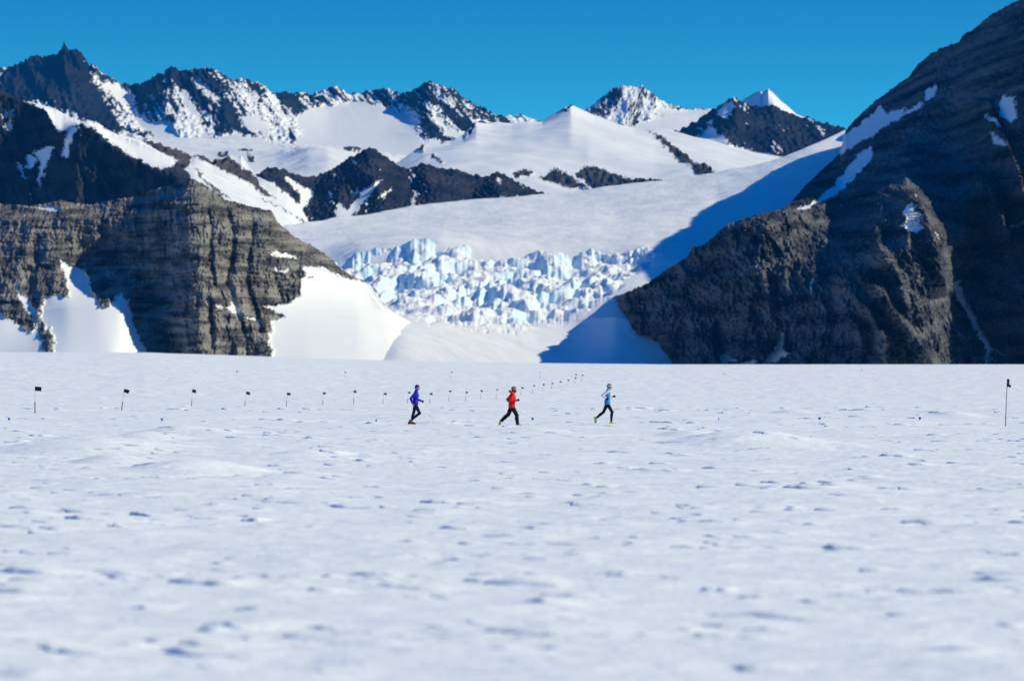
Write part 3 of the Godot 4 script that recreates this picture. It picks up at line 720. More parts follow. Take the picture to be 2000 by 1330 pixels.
	land("mountain", {
		"label": "huge dark rock mountain climbing out of the picture at the right edge", "from": 1185, "to": 2200, "w": 820, "h": 460, "jag": 2.0, "back": [500.0, 160.0], "frayed": 4.0, "soft": 0.012,
		"rows": [
			[1185, 592, 5100, 1203, 577, 4640, 1210, 577, 4485, 1225, 570, 4480, 1262, 555, 4465, 1300, 528, 4450, 1340, 503, 4420, 1352, 484, 4410, 1375, 478, 4395, 1400, 455, 4375, 1420, 440, 4360, 1450, 427, 4345, 1490, 418, 4380, 1525, 410, 4500, 1545, 395, 4700, 1575, 360, 5100, 1600, 338, 5400, 1640, 300, 5750, 1652, 255, 5900, 1670, 235, 5900, 1700, 205, 5870, 1740, 175, 5780, 1775, 150, 5680, 1795, 125, 5600, 1815, 108, 5540, 1838, 95, 5480, 1872, 83, 5380, 1880, 70, 5360, 1900, 58, 5320, 1935, 30, 5250, 1970, 10, 5180, 2000, -5, 5100, 2030, 15, 5000, 2060, 60, 4930, 2200, 160, 4700],
			[1185, 598, 5100, 1205, 585, 4620, 1225, 580, 4478, 1300, 536, 4440, 1400, 463, 4357, 1450, 436, 4318, 1500, 426, 4335, 1560, 398, 4580, 1640, 338, 5050, 1700, 285, 5150, 1770, 240, 5080, 1800, 215, 5050, 1860, 190, 4960, 1920, 140, 4850, 2000, 85, 4680, 2060, 100, 4480, 2200, 200, 4380],
			[1185, 606, 5100, 1208, 598, 4490, 1300, 545, 4430, 1350, 510, 4390, 1400, 475, 4335, 1450, 450, 4285, 1500, 440, 4270, 1560, 420, 4400, 1640, 385, 4640, 1700, 390, 4400, 1770, 385, 4260, 1800, 420, 4245, 1860, 430, 4345, 1920, 320, 4440, 2000, 210, 4400, 2200, 260, 4260],
			[1185, 650, 5000, 1218, 650, 4560, 1230, 648, 4440, 1300, 625, 4370, 1350, 610, 4320, 1450, 590, 4230, 1550, 570, 4170, 1650, 540, 4120, 1700, 530, 4085, 1740, 540, 4070, 1790, 540, 4075, 1830, 540, 4130, 1860, 560, 4270, 1890, 560, 4340, 1930, 520, 4330, 2000, 450, 4300, 2200, 420, 4160],
			[1185, 730, 4800, 1260, 730, 4560, 1300, 730, 4380, 1400, 730, 4270, 1500, 730, 4190, 1600, 730, 4120, 1680, 730, 4050, 1730, 730, 4025, 1790, 730, 4020, 1850, 730, 4150, 1900, 730, 4250, 1950, 730, 4240, 2000, 730, 4210, 2200, 730, 4100]],
		"relief": [[18.0, 80.0, 0.3, 0.35], [15.0, 27.0, 0.35, 0.3], [8.0, 9.0, 0.45, 0.15], [3.2, 3.4, 0.7, 0.0]], "rough": 0.7, "squash": 0.3, "zmix": 0.12,
		"clefts": [[[370, 1772, 400, 1790, 450, 1808, 520, 1832, 580, 1842], 20.0, -49.3], [[430, 1704, 470, 1708, 530, 1722], 11.0, -29.0], [[480, 1722, 520, 1740, 560, 1758, 620, 1768], 12.0, -34.8], [[550, 1704, 600, 1730, 630, 1756, 670, 1788, 740, 1836], 15.0, -43.5], [[585, 1682, 620, 1698, 665, 1722], 10.0, -26.1], [[615, 1658, 650, 1672, 700, 1682], 12.0, -26.1], [[635, 1860, 660, 1876, 700, 1898, 725, 1902], 9.0, -23.2], [[640, 1722, 740, 1716], 12.0, -29.0], [[330, 1890, 380, 1915, 430, 1940, 490, 1960], 20.0, -87.0], [[190, 1905, 260, 1930, 330, 1962, 400, 1985], 22.0, -94.2], [[520, 1500, 600, 1530, 700, 1560], 14.0, 10.0], [[560, 1380, 640, 1410, 720, 1425], 14.0, 10.0], [[480, 1600, 560, 1625, 640, 1640], 14.0, 14.0]],
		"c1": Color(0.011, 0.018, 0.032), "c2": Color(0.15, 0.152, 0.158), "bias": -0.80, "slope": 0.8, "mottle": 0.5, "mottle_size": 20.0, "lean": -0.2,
		"snow": [
			[1557, 411, 1600, 386, 1625, 365, 1650, 335, 1680, 300, 1700, 284, 1707, 300, 1695, 318, 1670, 345, 1640, 376, 1600, 396, 1565, 413], [1640, 304, 1650, 262, 1676, 246, 1700, 226, 1722, 206, 1732, 222, 1768, 212, 1760, 226, 1730, 246, 1705, 265, 1680, 276, 1660, 292], [1805, 180, 1829, 164, 1826, 188, 1812, 196], [1740, 236, 1800, 199, 1806, 204, 1752, 236],
			[1764, 415, 1780, 383, 1776, 400, 1790, 428, 1794, 452, 1775, 453, 1760, 440, 1770, 430], [1816, 448, 1822, 456, 1834, 482, 1828, 478], [1857, 545, 1866, 552, 1876, 545, 1874, 562, 1884, 585, 1902, 616, 1928, 664, 1936, 676, 1966, 697, 1940, 684, 1934, 690, 1934, 722, 1924, 722, 1926, 684, 1904, 642, 1876, 592, 1862, 562],
			[1955, 188, 1980, 188, 1983, 232, 1970, 242, 1950, 226], [1905, 235, 1925, 244, 1950, 252, 1935, 259, 1918, 250], [1918, 264, 1930, 275, 1946, 293, 1928, 290], [1403, 702, 1416, 690, 1440, 704, 1410, 712], [1486, 712, 1512, 684, 1527, 650, 1534, 656, 1526, 680, 1545, 692, 1520, 704, 1495, 714], [1440, 712, 1470, 702, 1480, 706, 1470, 714],
			[1745, 690, 1756, 704, 1764, 722, 1754, 722], [1584, 548, 1588, 540, 1586, 565, 1581, 575], [1960, 446, 1985, 440, 2000, 432, 2000, 438, 1976, 446]],
		"rock": [[1440, 436, 1450, 426, 1520, 406, 1540, 398, 1525, 412, 1490, 424]]})


func shape_ice(pos: PackedVector3Array, w: int, hf: int, _o: Dictionary) -> void:
	# crevassed steps: broad treads that end in scalloped risers, cut into blocks by clefts
	var cell := FastNoiseLite.new()
	cell.seed = 5
	cell.frequency = 1.0
	cell.noise_type = FastNoiseLite.TYPE_CELLULAR
	cell.cellular_return_type = FastNoiseLite.RETURN_DISTANCE2_SUB
	cell.cellular_jitter = 1.0
	var tall := FastNoiseLite.new()
	tall.seed = 5
	tall.frequency = 1.0
	tall.noise_type = FastNoiseLite.TYPE_CELLULAR
	tall.cellular_return_type = FastNoiseLite.RETURN_CELL_VALUE
	tall.cellular_jitter = 1.0
	for k in w * hf:
		var p := pos[k]
		var d := -p.z
		var px := 1000.0 + p.x / d * F
		var py := 725.0 - (p.y - EYE) / d * F
		var low := along([640, 520, 735, 588, 800, 624, 880, 642, 980, 652, 1080, 642, 1150, 614, 1200, 572, 1262, 528, 1300, 500], 2, 1, px) + 14.0 * nb.get_noise_2d(px * 0.03, 2.0)
		var high := along([640, 530, 690, 500, 780, 480, 870, 478, 950, 492, 1100, 499, 1250, 491, 1300, 500], 2, 1, px) + 7.0 * nb.get_noise_2d(px * 0.025, 1.0)
		var inside := smoothstep(high - 16.0, high - 2.0, py) * (1.0 - smoothstep(low - 42.0, low + 4.0, py))
		if inside <= 0.0:
			continue
		var warp := nb.get_noise_2d(p.x / 95.0, d / 110.0)
		var run := d + warp * 95.0 - 0.7 * minf(p.x, 0.0)
		var s := run / 125.0
		var fr := s - floorf(s)
		var lip := 0.2 * nb.get_noise_2d(p.x / 34.0, floorf(s) * 7.3)
		var stair := (smoothstep(0.40 + lip, 0.95 + lip, fr) - fr) * 24.0 * (0.75 + 0.9 * nb.get_noise_2d(p.x / 75.0 + 40.0, floorf(s) * 3.1))
		var cu := p.x / 27.0 + warp * 1.2
		var cv := run / 62.0
		var block := tall.get_noise_2d(cu, cv) * 1.3
		var gap := cell.get_noise_2d(cu, cv) + 1.0   # 0 at the joint between two blocks
		var broken := smoothstep(-0.1, 0.4, nb.get_noise_2d(p.x / 60.0 + 8.0, d / 70.0))
		var cleft := -1.7 * (1.0 - smoothstep(0.0, 0.30, gap))
		var crumble := nb.get_noise_2d(p.x / 6.0, d / 9.0) * 1.0 * smoothstep(0.0, 0.4, nb.get_noise_2d(p.x / 40.0 + 3.0, d / 50.0))
		var y := stair + 1.5 + 7.0 * nb.get_noise_2d(p.x / 48.0 + 5.0, d / 160.0) + (block + cleft) * (0.08 + 0.92 * broken) + crumble
		pos[k] = p + Vector3(0.3 * crumble, inside * y, inside * y * 0.45)


# ---------------------------------------------------------------- flags, pegs and stones
func tube(st: SurfaceTool, a: Vector3, b: Vector3, ra: float, rb: float, n := 8) -> void:
	var ax := (b - a).normalized()
	var u := ax.cross(Vector3(0.3, 0.1, 0.9)).normalized()
	var v := ax.cross(u)
	for i in n:
		var t0 := TAU * i / n
		var t1 := TAU * (i + 1) / n
		var o0 := u * cos(t0) + v * sin(t0)
		var o1 := u * cos(t1) + v * sin(t1)
		for q in [a + o0 * ra, b + o0 * rb, b + o1 * rb, a + o0 * ra, b + o1 * rb, a + o1 * ra]:
			st.add_vertex(q)
		for q in [b + o0 * rb, b, b + o1 * rb]:
			st.add_vertex(q)


func begin(smooth := true) -> SurfaceTool:
	var st := SurfaceTool.new()
	st.begin(Mesh.PRIMITIVE_TRIANGLES)
	st.set_smooth_group(0 if smooth else -1)
	return st


func done(st: SurfaceTool) -> ArrayMesh:
	st.generate_normals()
	return st.commit()


func cloth(long: float, tall: float, wave: float, nick: float) -> ArrayMesh:
	# a flag with some thickness that hangs and flutters to the right
	var st := begin()
	var n := 8
	var top := []
	for i in n + 1:
		var t := float(i) / n
		var z := sin(t * 5.0 + wave) * 0.03 * t
		top.append([Vector3(t * long, -0.06 * t * t * long - nick * 0.03 * sin(t * 7.0), z), Vector3(t * long * (1.0 - 0.12 * nick), -tall * (1.0 - 0.18 * t * nick) - 0.10 * t * t * long, z + 0.015 * sin(t * 4.0))])
	for side in [1.0, -1.0]:
		for i in n:
			var off := Vector3(0, 0, 0.003 * side)
			var q := [top[i][0] + off, top[i + 1][0] + off, top[i + 1][1] + off, top[i][1] + off]
			var order := [0, 1, 2, 0, 2, 3] if side > 0.0 else [0, 2, 1, 0, 3, 2]
			for e in order:
				st.add_vertex(q[e])
	return done(st)


func build_flags() -> void:
	# bearing, foot, height in readings, lean to the right, length and height of the cloth, ragged or not, label
	var L := [
		[67, 808, 53, 0.0, 0.36, 0.24, 0.3, "black flag on an upright pole, nearest the left edge of the near row"],
		[236, 804, 46, 0.13, 0.36, 0.24, 0.8, "ragged black flag on the pole that leans most to the right"],
		[373, 799, 38, 0.05, 0.34, 0.26, 0.1, "black flag third from the left edge in the near row, square cloth"],
		[477, 798, 33, 0.10, 0.36, 0.25, 0.2, "black flag fourth from the left in the near row, pole leaning right"],
		[559, 795, 28, 0.03, 0.36, 0.24, 0.2, "black flag fifth from the left in the near row, cloth nearly square"],
		[630, 793, 28, 0.0, 0.32, 0.22, 0.9, "black flag sixth from the left in the near row, pointed ragged cloth"],
		[690, 792, 28, 0.03, 0.30, 0.24, 0.3, "black flag seventh from the left in the near row"],
		[747, 790, 24, 0.10, 0.36, 0.22, 0.6, "black flag leaning right, second one left of the runner in blue"],
		[795, 789, 24, 0.07, 0.34, 0.20, 0.7, "black flag close behind the back of the runner in blue"],
		[839, 788, 22, 0.03, 0.34, 0.24, 0.3, "black flag just ahead of the runner in blue"],
		[876, 785, 22, 0.06, 0.32, 0.25, 0.3, "black flag second ahead of the runner in blue"],
		[909, 783, 20, 0.03, 0.33, 0.25, 0.4, "black flag midway between the runners in blue and red"],
		[938, 781, 20, 0.05, 0.33, 0.25, 0.4, "black flag second behind the runner in red"],
		[969, 780, 20, 0.03, 0.26, 0.20, 0.5, "faint grey-looking flag just behind the back of the runner in red"],
		[1017, 772, 17, 0.10, 0.33, 0.25, 0.3, "black flag by the glove of the runner in red"],
		[1040, 768, 17, 0.10, 0.33, 0.26, 0.3, "black flag first clear of the runner in red on the right"],
		[1060, 764, 14, 0.05, 0.33, 0.26, 0.3, "black flag second clear of the runner in red on the right"],
		[1077, 761, 13, 0.05, 0.33, 0.27, 0.3, "black flag third clear of the runner in red on the right"],
		[1093, 758, 13, 0.08, 0.35, 0.27, 0.3, "black flag fourth clear of the runner in red on the right"],
		[1108, 754, 13, 0.07, 0.35, 0.27, 0.3, "black flag fifth clear of the runner in red on the right"],
		[1122, 749, 13, 0.07, 0.35, 0.27, 0.3, "small far black flag, lower of the close pair near the row's right end"],
		[1124, 744, 12, 0.0, 0.35, 0.27, 0.3, "small far black flag, upper of the close pair near the row's right end"],
		[1136, 747, 14, 0.05, 0.35, 0.27, 0.3, "small far black flag at the right end of the row"],
		[461, 737, 13, 0.0, 0.30, 0.25, 0.3, "tiny distant flag above the fourth near flag, leftmost of the far row"],
		[672, 736, 12, 0.1, 0.30, 0.25, 0.3, "tiny distant flag up the slope left of the runner in blue"],
		[880, 739, 12, 0.1, 0.30, 0.25, 0.3, "tiny distant flag up the slope between the runners in blue and red"],
		[1055, 739, 12, 0.0, 0.20, 0.18, 0.5, "tiny distant pole up the slope right of the runner in red"]]
	var first: Node3D
	for f in L:
		var g := ground_at(f[0], f[1])
		var high: float = f[2] * -g.z / F
		var root := Node3D.new()
		root.name = numbered("marker_flag")
		root.position = g
		root.rotation.z = -f[3]
		add_child(root)
		tag(root, f[7], "flag", "black marker flags along the course")
		var thick := 0.5 + 0.5 * clampf(-g.z / 700.0, 0.0, 1.0)
		var st := begin()
		tube(st, Vector3(0, -0.15, 0), Vector3(0, high * 0.43, 0), 0.028 * (1.0 if f[2] > 20 else 1.15), 0.026)
		hang("sleeve", done(st), M.rubber, root)
		st = begin()
		tube(st, Vector3(0, high * 0.43, 0), Vector3(0, high, 0), 0.010 * thick, 0.008 * thick)
		hang("pole", done(st), M.cane, root)
		var c := hang("flag_cloth", cloth(f[4], f[5], f[0] * 0.37, f[6]), M.black, root)
		c.position = Vector3(0.006, high - 0.005, 0)
		c.rotation.z = -0.12 + 0.1 * sin(f[0] * 1.7)
	var tall := Node3D.new()
	tall.name = numbered("marker_flag")
	tall.position = ground_at(1965, 831)
	tall.rotation.z = -0.04
	add_child(tall)
	tag(tall, "tall thin black pole with a torn L-shaped flag at the right edge", "flag")
	var st := begin()
	tube(st, Vector3(0, -0.15, 0), Vector3(0, 2.0, 0), 0.019, 0.013)
	hang("pole", done(st), M.rubber, tall)
	var up := hang("flag_cloth", cloth(0.09, 0.30, 0.4, 0.2), M.black, tall)
	up.position = Vector3(0.01, 1.99, 0)
	var low := hang("flag_cloth", cloth(0.17, 0.10, 1.4, 0.6), M.black, tall)
	low.position = Vector3(0.01, 1.76, 0.004)
	low.rotation.z = -0.15
	# blue pegs along the running track
	var B := [[16, 823, "blue peg nearest the left edge of the snow"], [315, 825, "blue peg between the second and third flags from the left"], [734, 824, "upright narrow blue peg behind the runner in blue"], [1040, 822, "blue peg in front of the runner in red"], [1404, 822, "thin dark blue peg alone right of the runner in pale blue"], [1601, 823, "small dark blue peg, middle of the three right of the runners"], [1797, 824, "bright blue peg nearest the tall pole at right"]]
	for b in B:
		var root := Node3D.new()
		root.name = numbered("course_peg")
		root.position = ground_at(b[0], b[1])
		add_child(root)
		tag(root, b[2], "peg", "blue pegs along the track")
		var s2 := begin()
		tube(s2, Vector3(0, -0.08, 0), Vector3(0, 0.16, 0), 0.012, 0.010)
		hang("stake", done(s2), M.blue_tag, root)
		var wide: float = 0.05 if b[0] == 1404 or b[0] == 734 else 0.11
		var t := hang("tag", cloth(wide, 0.10, b[0] * 0.3, 0.2), M.blue_tag, root)
		t.position = Vector3(-wide * 0.4, 0.16, 0.013)
		t.rotation.y = sin(b[0] * 1.3) * 0.4
	for s in [[1415, 732, "lone dark stone far out on the snow below the right mountain's snow patches", 0.28], [1684, 723, "dark stone near the far edge of the snow below the right mountain", 0.30]]:
		var st3 := begin()
		var g := ground_at(s[0], s[1])
		var n := 9
		for j in 6:
			for i in n:
				var ring := []
				for e in [[i, j], [i + 1, j], [i + 1, j + 1], [i, j + 1]]:
					var th: float = TAU * (e[0] % n) / n
					var ph: float = PI * e[1] / 6.0
					var q := Vector3(sin(ph) * cos(th), cos(ph), sin(ph) * sin(th))
					ring.append(q * s[3] * (0.8 + 0.35 * nb.get_noise_3d(q.x * 1.5 + s[0], q.y * 1.5, q.z * 1.5)) * Vector3(1.2, 0.7, 1.0))
				for e in [0, 1, 2, 0, 2, 3]:
					st3.add_vertex(ring[e])
		var o := hang("stone", done(st3), M.stone, self)
		o.position = g
		tag(o, s[2], "stone")


# ---------------------------------------------------------------- people
# A body is a field of tapered bones joined with a smooth minimum, meshed with surface nets.
func skin(bones: Array, cell: float, blend: float, cut := []) -> Array:
	var lo := Vector3(1e9, 1e9, 1e9)
	var hi := -lo
	for b in bones:
		var r: float = maxf(b[2], b[3]) * 1.2 + blend + cell * 2.0
		lo = lo.min(b[0] - Vector3(r, r, r)).min(b[1] - Vector3(r, r, r))
		hi = hi.max(b[0] + Vector3(r, r, r)).max(b[1] + Vector3(r, r, r))
	var nx := int((hi.x - lo.x) / cell) + 2
	var ny := int((hi.y - lo.y) / cell) + 2
	var nz := int((hi.z - lo.z) / cell) + 2
	var field := PackedFloat32Array()
	field.resize(nx * ny * nz)
	field.fill(1.0)
	for b in bones:
		var a: Vector3 = b[0]
		var e: Vector3 = b[1]
		var ra: float = b[2]
		var rb: float = b[3]
		var flat: float = b[4] if b.size() > 4 else 1.0   # how much wider the bone is across (z) than along x
		var r := maxf(ra, rb) * maxf(1.0, flat) + blend + cell
		var l2 := a.min(e) - Vector3(r, r, r)
		var h2 := a.max(e) + Vector3(r, r, r)
		var ab := e - a
		ab.z /= flat
		var inv := 1.0 / maxf(ab.length_squared(), 1e-8)
		var i0 := maxi(0, int((l2.x - lo.x) / cell))
		var i1 := mini(nx - 1, int((h2.x - lo.x) / cell) + 1)
		var j0 := maxi(0, int((l2.y - lo.y) / cell))
		var j1 := mini(ny - 1, int((h2.y - lo.y) / cell) + 1)
		var k0 := maxi(0, int((l2.z - lo.z) / cell))
		var k1 := mini(nz - 1, int((h2.z - lo.z) / cell) + 1)
		for k in range(k0, k1 + 1):
			for j in range(j0, j1 + 1):
				var at := (k * ny + j) * nx
				for i in range(i0, i1 + 1):
					var p := lo + Vector3(i, j, k) * cell - a
					p.z /= flat
					var t := clampf(p.dot(ab) * inv, 0.0, 1.0)
					var d := (p - ab * t).length() - lerpf(ra, rb, t)
					var f := field[at + i]
					var h := clampf(0.5 + 0.5 * (f - d) / blend, 0.0, 1.0)
					field[at + i] = lerpf(f, d, h) - blend * h * (1.0 - h)
	for c in cut:   # [point, normal]: nothing on the far side of this plane, within a reach
		for k in nz:
			for j in ny:
				for i in nx:
					var p := lo + Vector3(i, j, k) * cell
					if c.size() < 3 or p.distance_to(c[0]) < c[2]:
						var at := (k * ny + j) * nx + i
						field[at] = maxf(field[at], (p - c[0]).dot(c[1]))
	var ids := PackedInt32Array()
	ids.resize(nx * ny * nz)
	ids.fill(-1)
	var verts := PackedVector3Array()
	var nrms := PackedVector3Array()
	var sy := nx
	var sz := nx * ny
	var corner := [0, 1, sy, sy + 1, sz, sz + 1, sz + sy, sz + sy + 1]
	for k in nz - 1:
		for j in ny - 1:
			for i in nx - 1:
				var at := (k * ny + j) * nx + i
				var f0 := field[at]
				if absf(f0) > cell * 2.5:
					continue
				var neg := 0
				for c in 8:
					if field[at + corner[c]] < 0.0:
						neg += 1
				if neg == 0 or neg == 8:
					continue
				var sum := Vector3.ZERO
				var n := 0
				for e in [[0, 1], [2, 3], [4, 5], [6, 7], [0, 2], [1, 3], [4, 6], [5, 7], [0, 4], [1, 5], [2, 6], [3, 7]]:
					var fa := field[at + corner[e[0]]]
					var fb := field[at + corner[e[1]]]
					if (fa < 0.0) != (fb < 0.0):
						var t := fa / (fa - fb)
						var va := Vector3(e[0] & 1, (e[0] >> 1) & 1, e[0] >> 2)
						var vb := Vector3(e[1] & 1, (e[1] >> 1) & 1, e[1] >> 2)
						sum += va.lerp(vb, t)
						n += 1
				ids[at] = verts.size()
				verts.append(lo + (Vector3(i, j, k) + sum / n) * cell)
				nrms.append(Vector3(field[at + 1] - field[at], field[at + sy] - field[at], field[at + sz] - field[at]).normalized())
	var idx := PackedInt32Array()
	for k in range(1, nz - 1):
		for j in range(1, ny - 1):
			for i in range(1, nx - 1):
				var at := (k * ny + j) * nx + i
				if ids[at] < 0 and absf(field[at]) > cell * 2.5:
					continue
				var s := field[at] < 0.0
				for e in [[1, sy, sz], [sy, sz, 1], [sz, 1, sy]]:
					if (field[at + e[0]] < 0.0) != s:
						var q0 := ids[at]
						var q1 := ids[at - e[1]]
						var q2 := ids[at - e[1] - e[2]]
						var q3 := ids[at - e[2]]
						if q0 < 0 or q1 < 0 or q2 < 0 or q3 < 0:
							continue
						if s:
							idx.append_array(PackedInt32Array([q0, q2, q1, q0, q3, q2]))
						else:
							idx.append_array(PackedInt32Array([q0, q1, q2, q0, q2, q3]))
	return [verts, nrms, idx]


func joined(pieces: Array) -> ArrayMesh:
	var v := PackedVector3Array()
	var n := PackedVector3Array()
	var x := PackedInt32Array()
	for p in pieces:
		var off := v.size()
		v.append_array(p[0])
		n.append_array(p[1])
		for i in p[2]:
			x.append(i + off)
	var arr := []
	arr.resize(Mesh.ARRAY_MAX)
	arr[Mesh.ARRAY_VERTEX] = v
	arr[Mesh.ARRAY_NORMAL] = n
	arr[Mesh.ARRAY_INDEX] = x
	var m := ArrayMesh.new()
	m.add_surface_from_arrays(Mesh.PRIMITIVE_TRIANGLES, arr)
	return m


func hand_bones(wrist: Vector3, towards: Vector3, thumb_up: Vector3, fat: float) -> Array:
	# palm, four unequal curled fingers and a thumb that leaves the side of the palm
	var f := towards.normalized()
	var t := (thumb_up - f * thumb_up.dot(f)).normalized()
	var inward := f.cross(t).normalized()
	var out := []
	var palm := wrist + f * 0.085
	for s in [-0.028, 0.0, 0.028]:
		out.append([wrist + t * s * 0.6, palm + t * s, 0.015 + fat, 0.014 + fat])
	var lengths := [0.024, 0.029, 0.027, 0.021]
	for i in 4:
		var s := 0.030 - i * 0.020
		var k0: Vector3 = palm + t * s
		var k1: Vector3 = k0 + (f * 0.75 + inward * 0.65).normalized() * lengths[i] * 1.25
		var k2: Vector3 = k1 + (f * -0.05 + inward).normalized() * lengths[i]
		var k3: Vector3 = k2 + (f * -0.8 + inward * 0.6).normalized() * lengths[i] * 0.8
		out.append([k0, k1, 0.0088 + fat, 0.0084 + fat])
		out.append([k1, k2, 0.0084 + fat, 0.0080 + fat])
		out.append([k2, k3, 0.0080 + fat, 0.0074 + fat])
	var b0 := wrist + f * 0.03 + t * 0.026
	var b1 := b0 + (f * 0.6 + t * 0.7 + inward * 0.3).normalized() * 0.040
	var b2 := b1 + (f * 0.8 + inward * 0.55).normalized() * 0.032
	out.append([b0, b1, 0.0115 + fat, 0.0098 + fat])
	out.append([b1, b2, 0.0098 + fat, 0.0085 + fat])
	return out


func grown(bones: Array, by: float) -> Array:
	var out := []
	for b in bones:
		var c: Array = b.duplicate()
		c[2] = b[2] + by
		c[3] = b[3] + by
		out.append(c)
	return out


func ball(st: SurfaceTool, c: Vector3, r: Vector3, n := 10) -> void:
	for j in n:
		for i in n:
			var q := []
			for e in [[i, j], [i + 1, j], [i + 1, j + 1], [i, j + 1]]:
				var th: float = TAU * e[0] / n
				var ph: float = PI * e[1] / n
				q.append(c + Vector3(sin(ph) * cos(th), cos(ph), sin(ph) * sin(th)) * r)
			for e in [0, 1, 2, 0, 2, 3]:
				st.add_vertex(q[e])


func runner(o: Dictionary) -> void:
	var root := Node3D.new()
	root.name = numbered("person")
	var g := ground_at(o.px, o.py)
	root.position = g
	root.scale = Vector3.ONE * o.scale
	add_child(root)
	tag(root, o.label, "person", "runners crossing the snow")
	var H: Vector3 = o.head
	var face := Vector3(1, o.get("nod", -0.05), 0).normalized()
	var up := Vector3(-face.y, face.x, 0)
	var neck: Vector3 = o.neck
	var hip: Vector3 = o.hip
	var chest := hip.lerp(neck, 0.66)
	var waist := hip.lerp(neck, 0.3)
	var torso := [
		[hip + Vector3(-0.01, 0.0, -0.075), hip + Vector3(-0.01, 0.0, 0.075), 0.105, 0.105], [hip + Vector3(0, 0.03, 0), waist, 0.115, 0.105, 1.3], [waist, chest, 0.105, 0.125, 1.35],
		[chest, neck + Vector3(0, -0.06, 0), 0.125, 0.075, 1.45], [neck + Vector3(0, -0.075, -0.15), neck + Vector3(0, -0.075, 0.15), 0.056, 0.056]]
	var legs := []
	var arms := []
	var hands := []
	var gloves := []
	var shoes := [[], []]
	for s in 2:   # 0 is the near side, towards the station
		var sz := 1.0 if s == 0 else -1.0
		var hj := hip + Vector3(0, -0.02, 0.085 * sz)
		var lg: Array = o.legs[s]
		var knee := Vector3(lg[0], lg[1], 0.09 * sz)
		var ankle := Vector3(lg[2], lg[3], 0.08 * sz)
		var toe := Vector3(lg[4], lg[5], 0.10 * sz)
		legs.append_array([[hj, knee, 0.088, 0.056], [knee, knee.lerp(ankle, 0.35) + Vector3(-0.012, 0, 0), 0.054, 0.056], [knee.lerp(ankle, 0.35) + Vector3(-0.012, 0, 0), ankle, 0.056, 0.038]])
		var fdir := (toe - ankle).normalized()
		var heel := ankle + (ankle - knee).normalized() * 0.055 - fdir * 0.045
		shoes[s] = [[ankle, heel, 0.046, 0.040], [heel, toe, 0.040, 0.032], [heel.lerp(toe, 0.5) + (ankle - heel) * 0.35, toe, 0.042, 0.030]]
		var sh := neck + Vector3(-0.005, -0.085, 0.185 * sz)
		var ar: Array = o.arms[s]
		var elbow := Vector3(ar[0], ar[1], 0.24 * sz)
		var wrist := Vector3(ar[2], ar[3], (0.20 if s == 0 else 0.21) * sz)
		arms.append_array([[sh, elbow, 0.056, 0.043], [elbow, wrist, 0.043, 0.029]])
		hands.append(hand_bones(wrist, wrist - elbow, Vector3(0.1, 1, -0.25 * sz), 0.0))
		gloves.append(hand_bones(wrist, wrist - elbow, Vector3(0.1, 1, -0.25 * sz), 0.0035))
	var head := [
		[H + up * 0.030 - face * 0.020, H + up * 0.030 + face * 0.028, 0.078, 0.074], [H - up * 0.045 + face * 0.030, H - up * 0.085 + face * 0.056, 0.058, 0.034], [H - up * 0.02 - face * 0.03, H - up * 0.03 + face * 0.03, 0.066, 0.060],
		[H + up * 0.010 + face * 0.098, H - up * 0.024 + face * 0.112, 0.011, 0.015], [H + up * 0.022 + face * 0.088 + Vector3(0, 0, -0.03), H + up * 0.022 + face * 0.088 + Vector3(0, 0, 0.03), 0.014, 0.014],
		[H - up * 0.056 + face * 0.086 + Vector3(0, 0, -0.018), H - up * 0.056 + face * 0.086 + Vector3(0, 0, 0.018), 0.009, 0.009], [H - up * 0.09 + face * 0.07, H - up * 0.095 + face * 0.078, 0.022, 0.018]]
	for sz in [-1.0, 1.0]:
		head.append([H + up * 0.012 - face * 0.004 + Vector3(0, 0, 0.078 * sz), H - up * 0.030 + face * 0.004 + Vector3(0, 0, 0.076 * sz), 0.014, 0.010])
	var neck_bone := [neck + Vector3(0, -0.05, 0), H - up * 0.05 - face * 0.012, 0.058, 0.052]
	var flesh := paint("skin", Color(0.42, 0.24, 0.17), 0.55)
	var body_parts := [skin(torso + legs + arms + [neck_bone] + shoes[0] + shoes[1], 0.018, 0.035), skin(head + [neck_bone], 0.006, 0.014)]
	for s in 2:
		body_parts.append(skin(hands[s], 0.005, 0.006))
	hang("body", joined(body_parts), flesh, root)
	var iris := paint("eye", Color(0.05, 0.04, 0.035), 0.2)
	for sz in [-1.0, 1.0]:
		var st := begin()
		ball(st, H + up * 0.008 + face * 0.086 + Vector3(0, 0, 0.031 * sz), Vector3(0.011, 0.010, 0.013))
		hang("eye", done(st), iris, root)
	# clothes
	var hem: Vector3 = hip + Vector3(0, o.hem, 0)
	var jk: Array = grown(torso, o.loose)
	jk.append([hip + Vector3(0, o.hem - 0.03, -0.075), hip + Vector3(0, o.hem - 0.03, 0.075), 0.122 + o.loose, 0.122 + o.loose])
	jk.append([hip + Vector3(0, 0.05, -0.07), hip + Vector3(0, 0.05, 0.07), 0.120 + o.loose, 0.120 + o.loose])
	hang("jacket", joined([skin(jk + [[neck + Vector3(0.0, -0.06, 0), neck + Vector3(0.02, 0.02, 0), 0.075, 0.066]], 0.015, 0.035, [[hem, Vector3(0, -1, 0), 0.45]])]), o.jacket, root)
	for s in 2:
		var sl: Array = grown([arms[s * 2], arms[s * 2 + 1]], 0.008 + o.loose * 0.8)
		var e: Vector3 = arms[s * 2][1]
		var wr: Vector3 = arms[s * 2 + 1][1]
		hang("sleeve", joined([skin(sl, 0.013, 0.02, [[wr, (wr - e).normalized(), 0.14]])]), o.sleeves[s], root)
	var tr: Array = grown([torso[0]], 0.006) + grown(legs, 0.006 + o.trouser)
	tr.append([hip, hip + Vector3(0, 0.07, 0), 0.100, 0.092, 1.15])
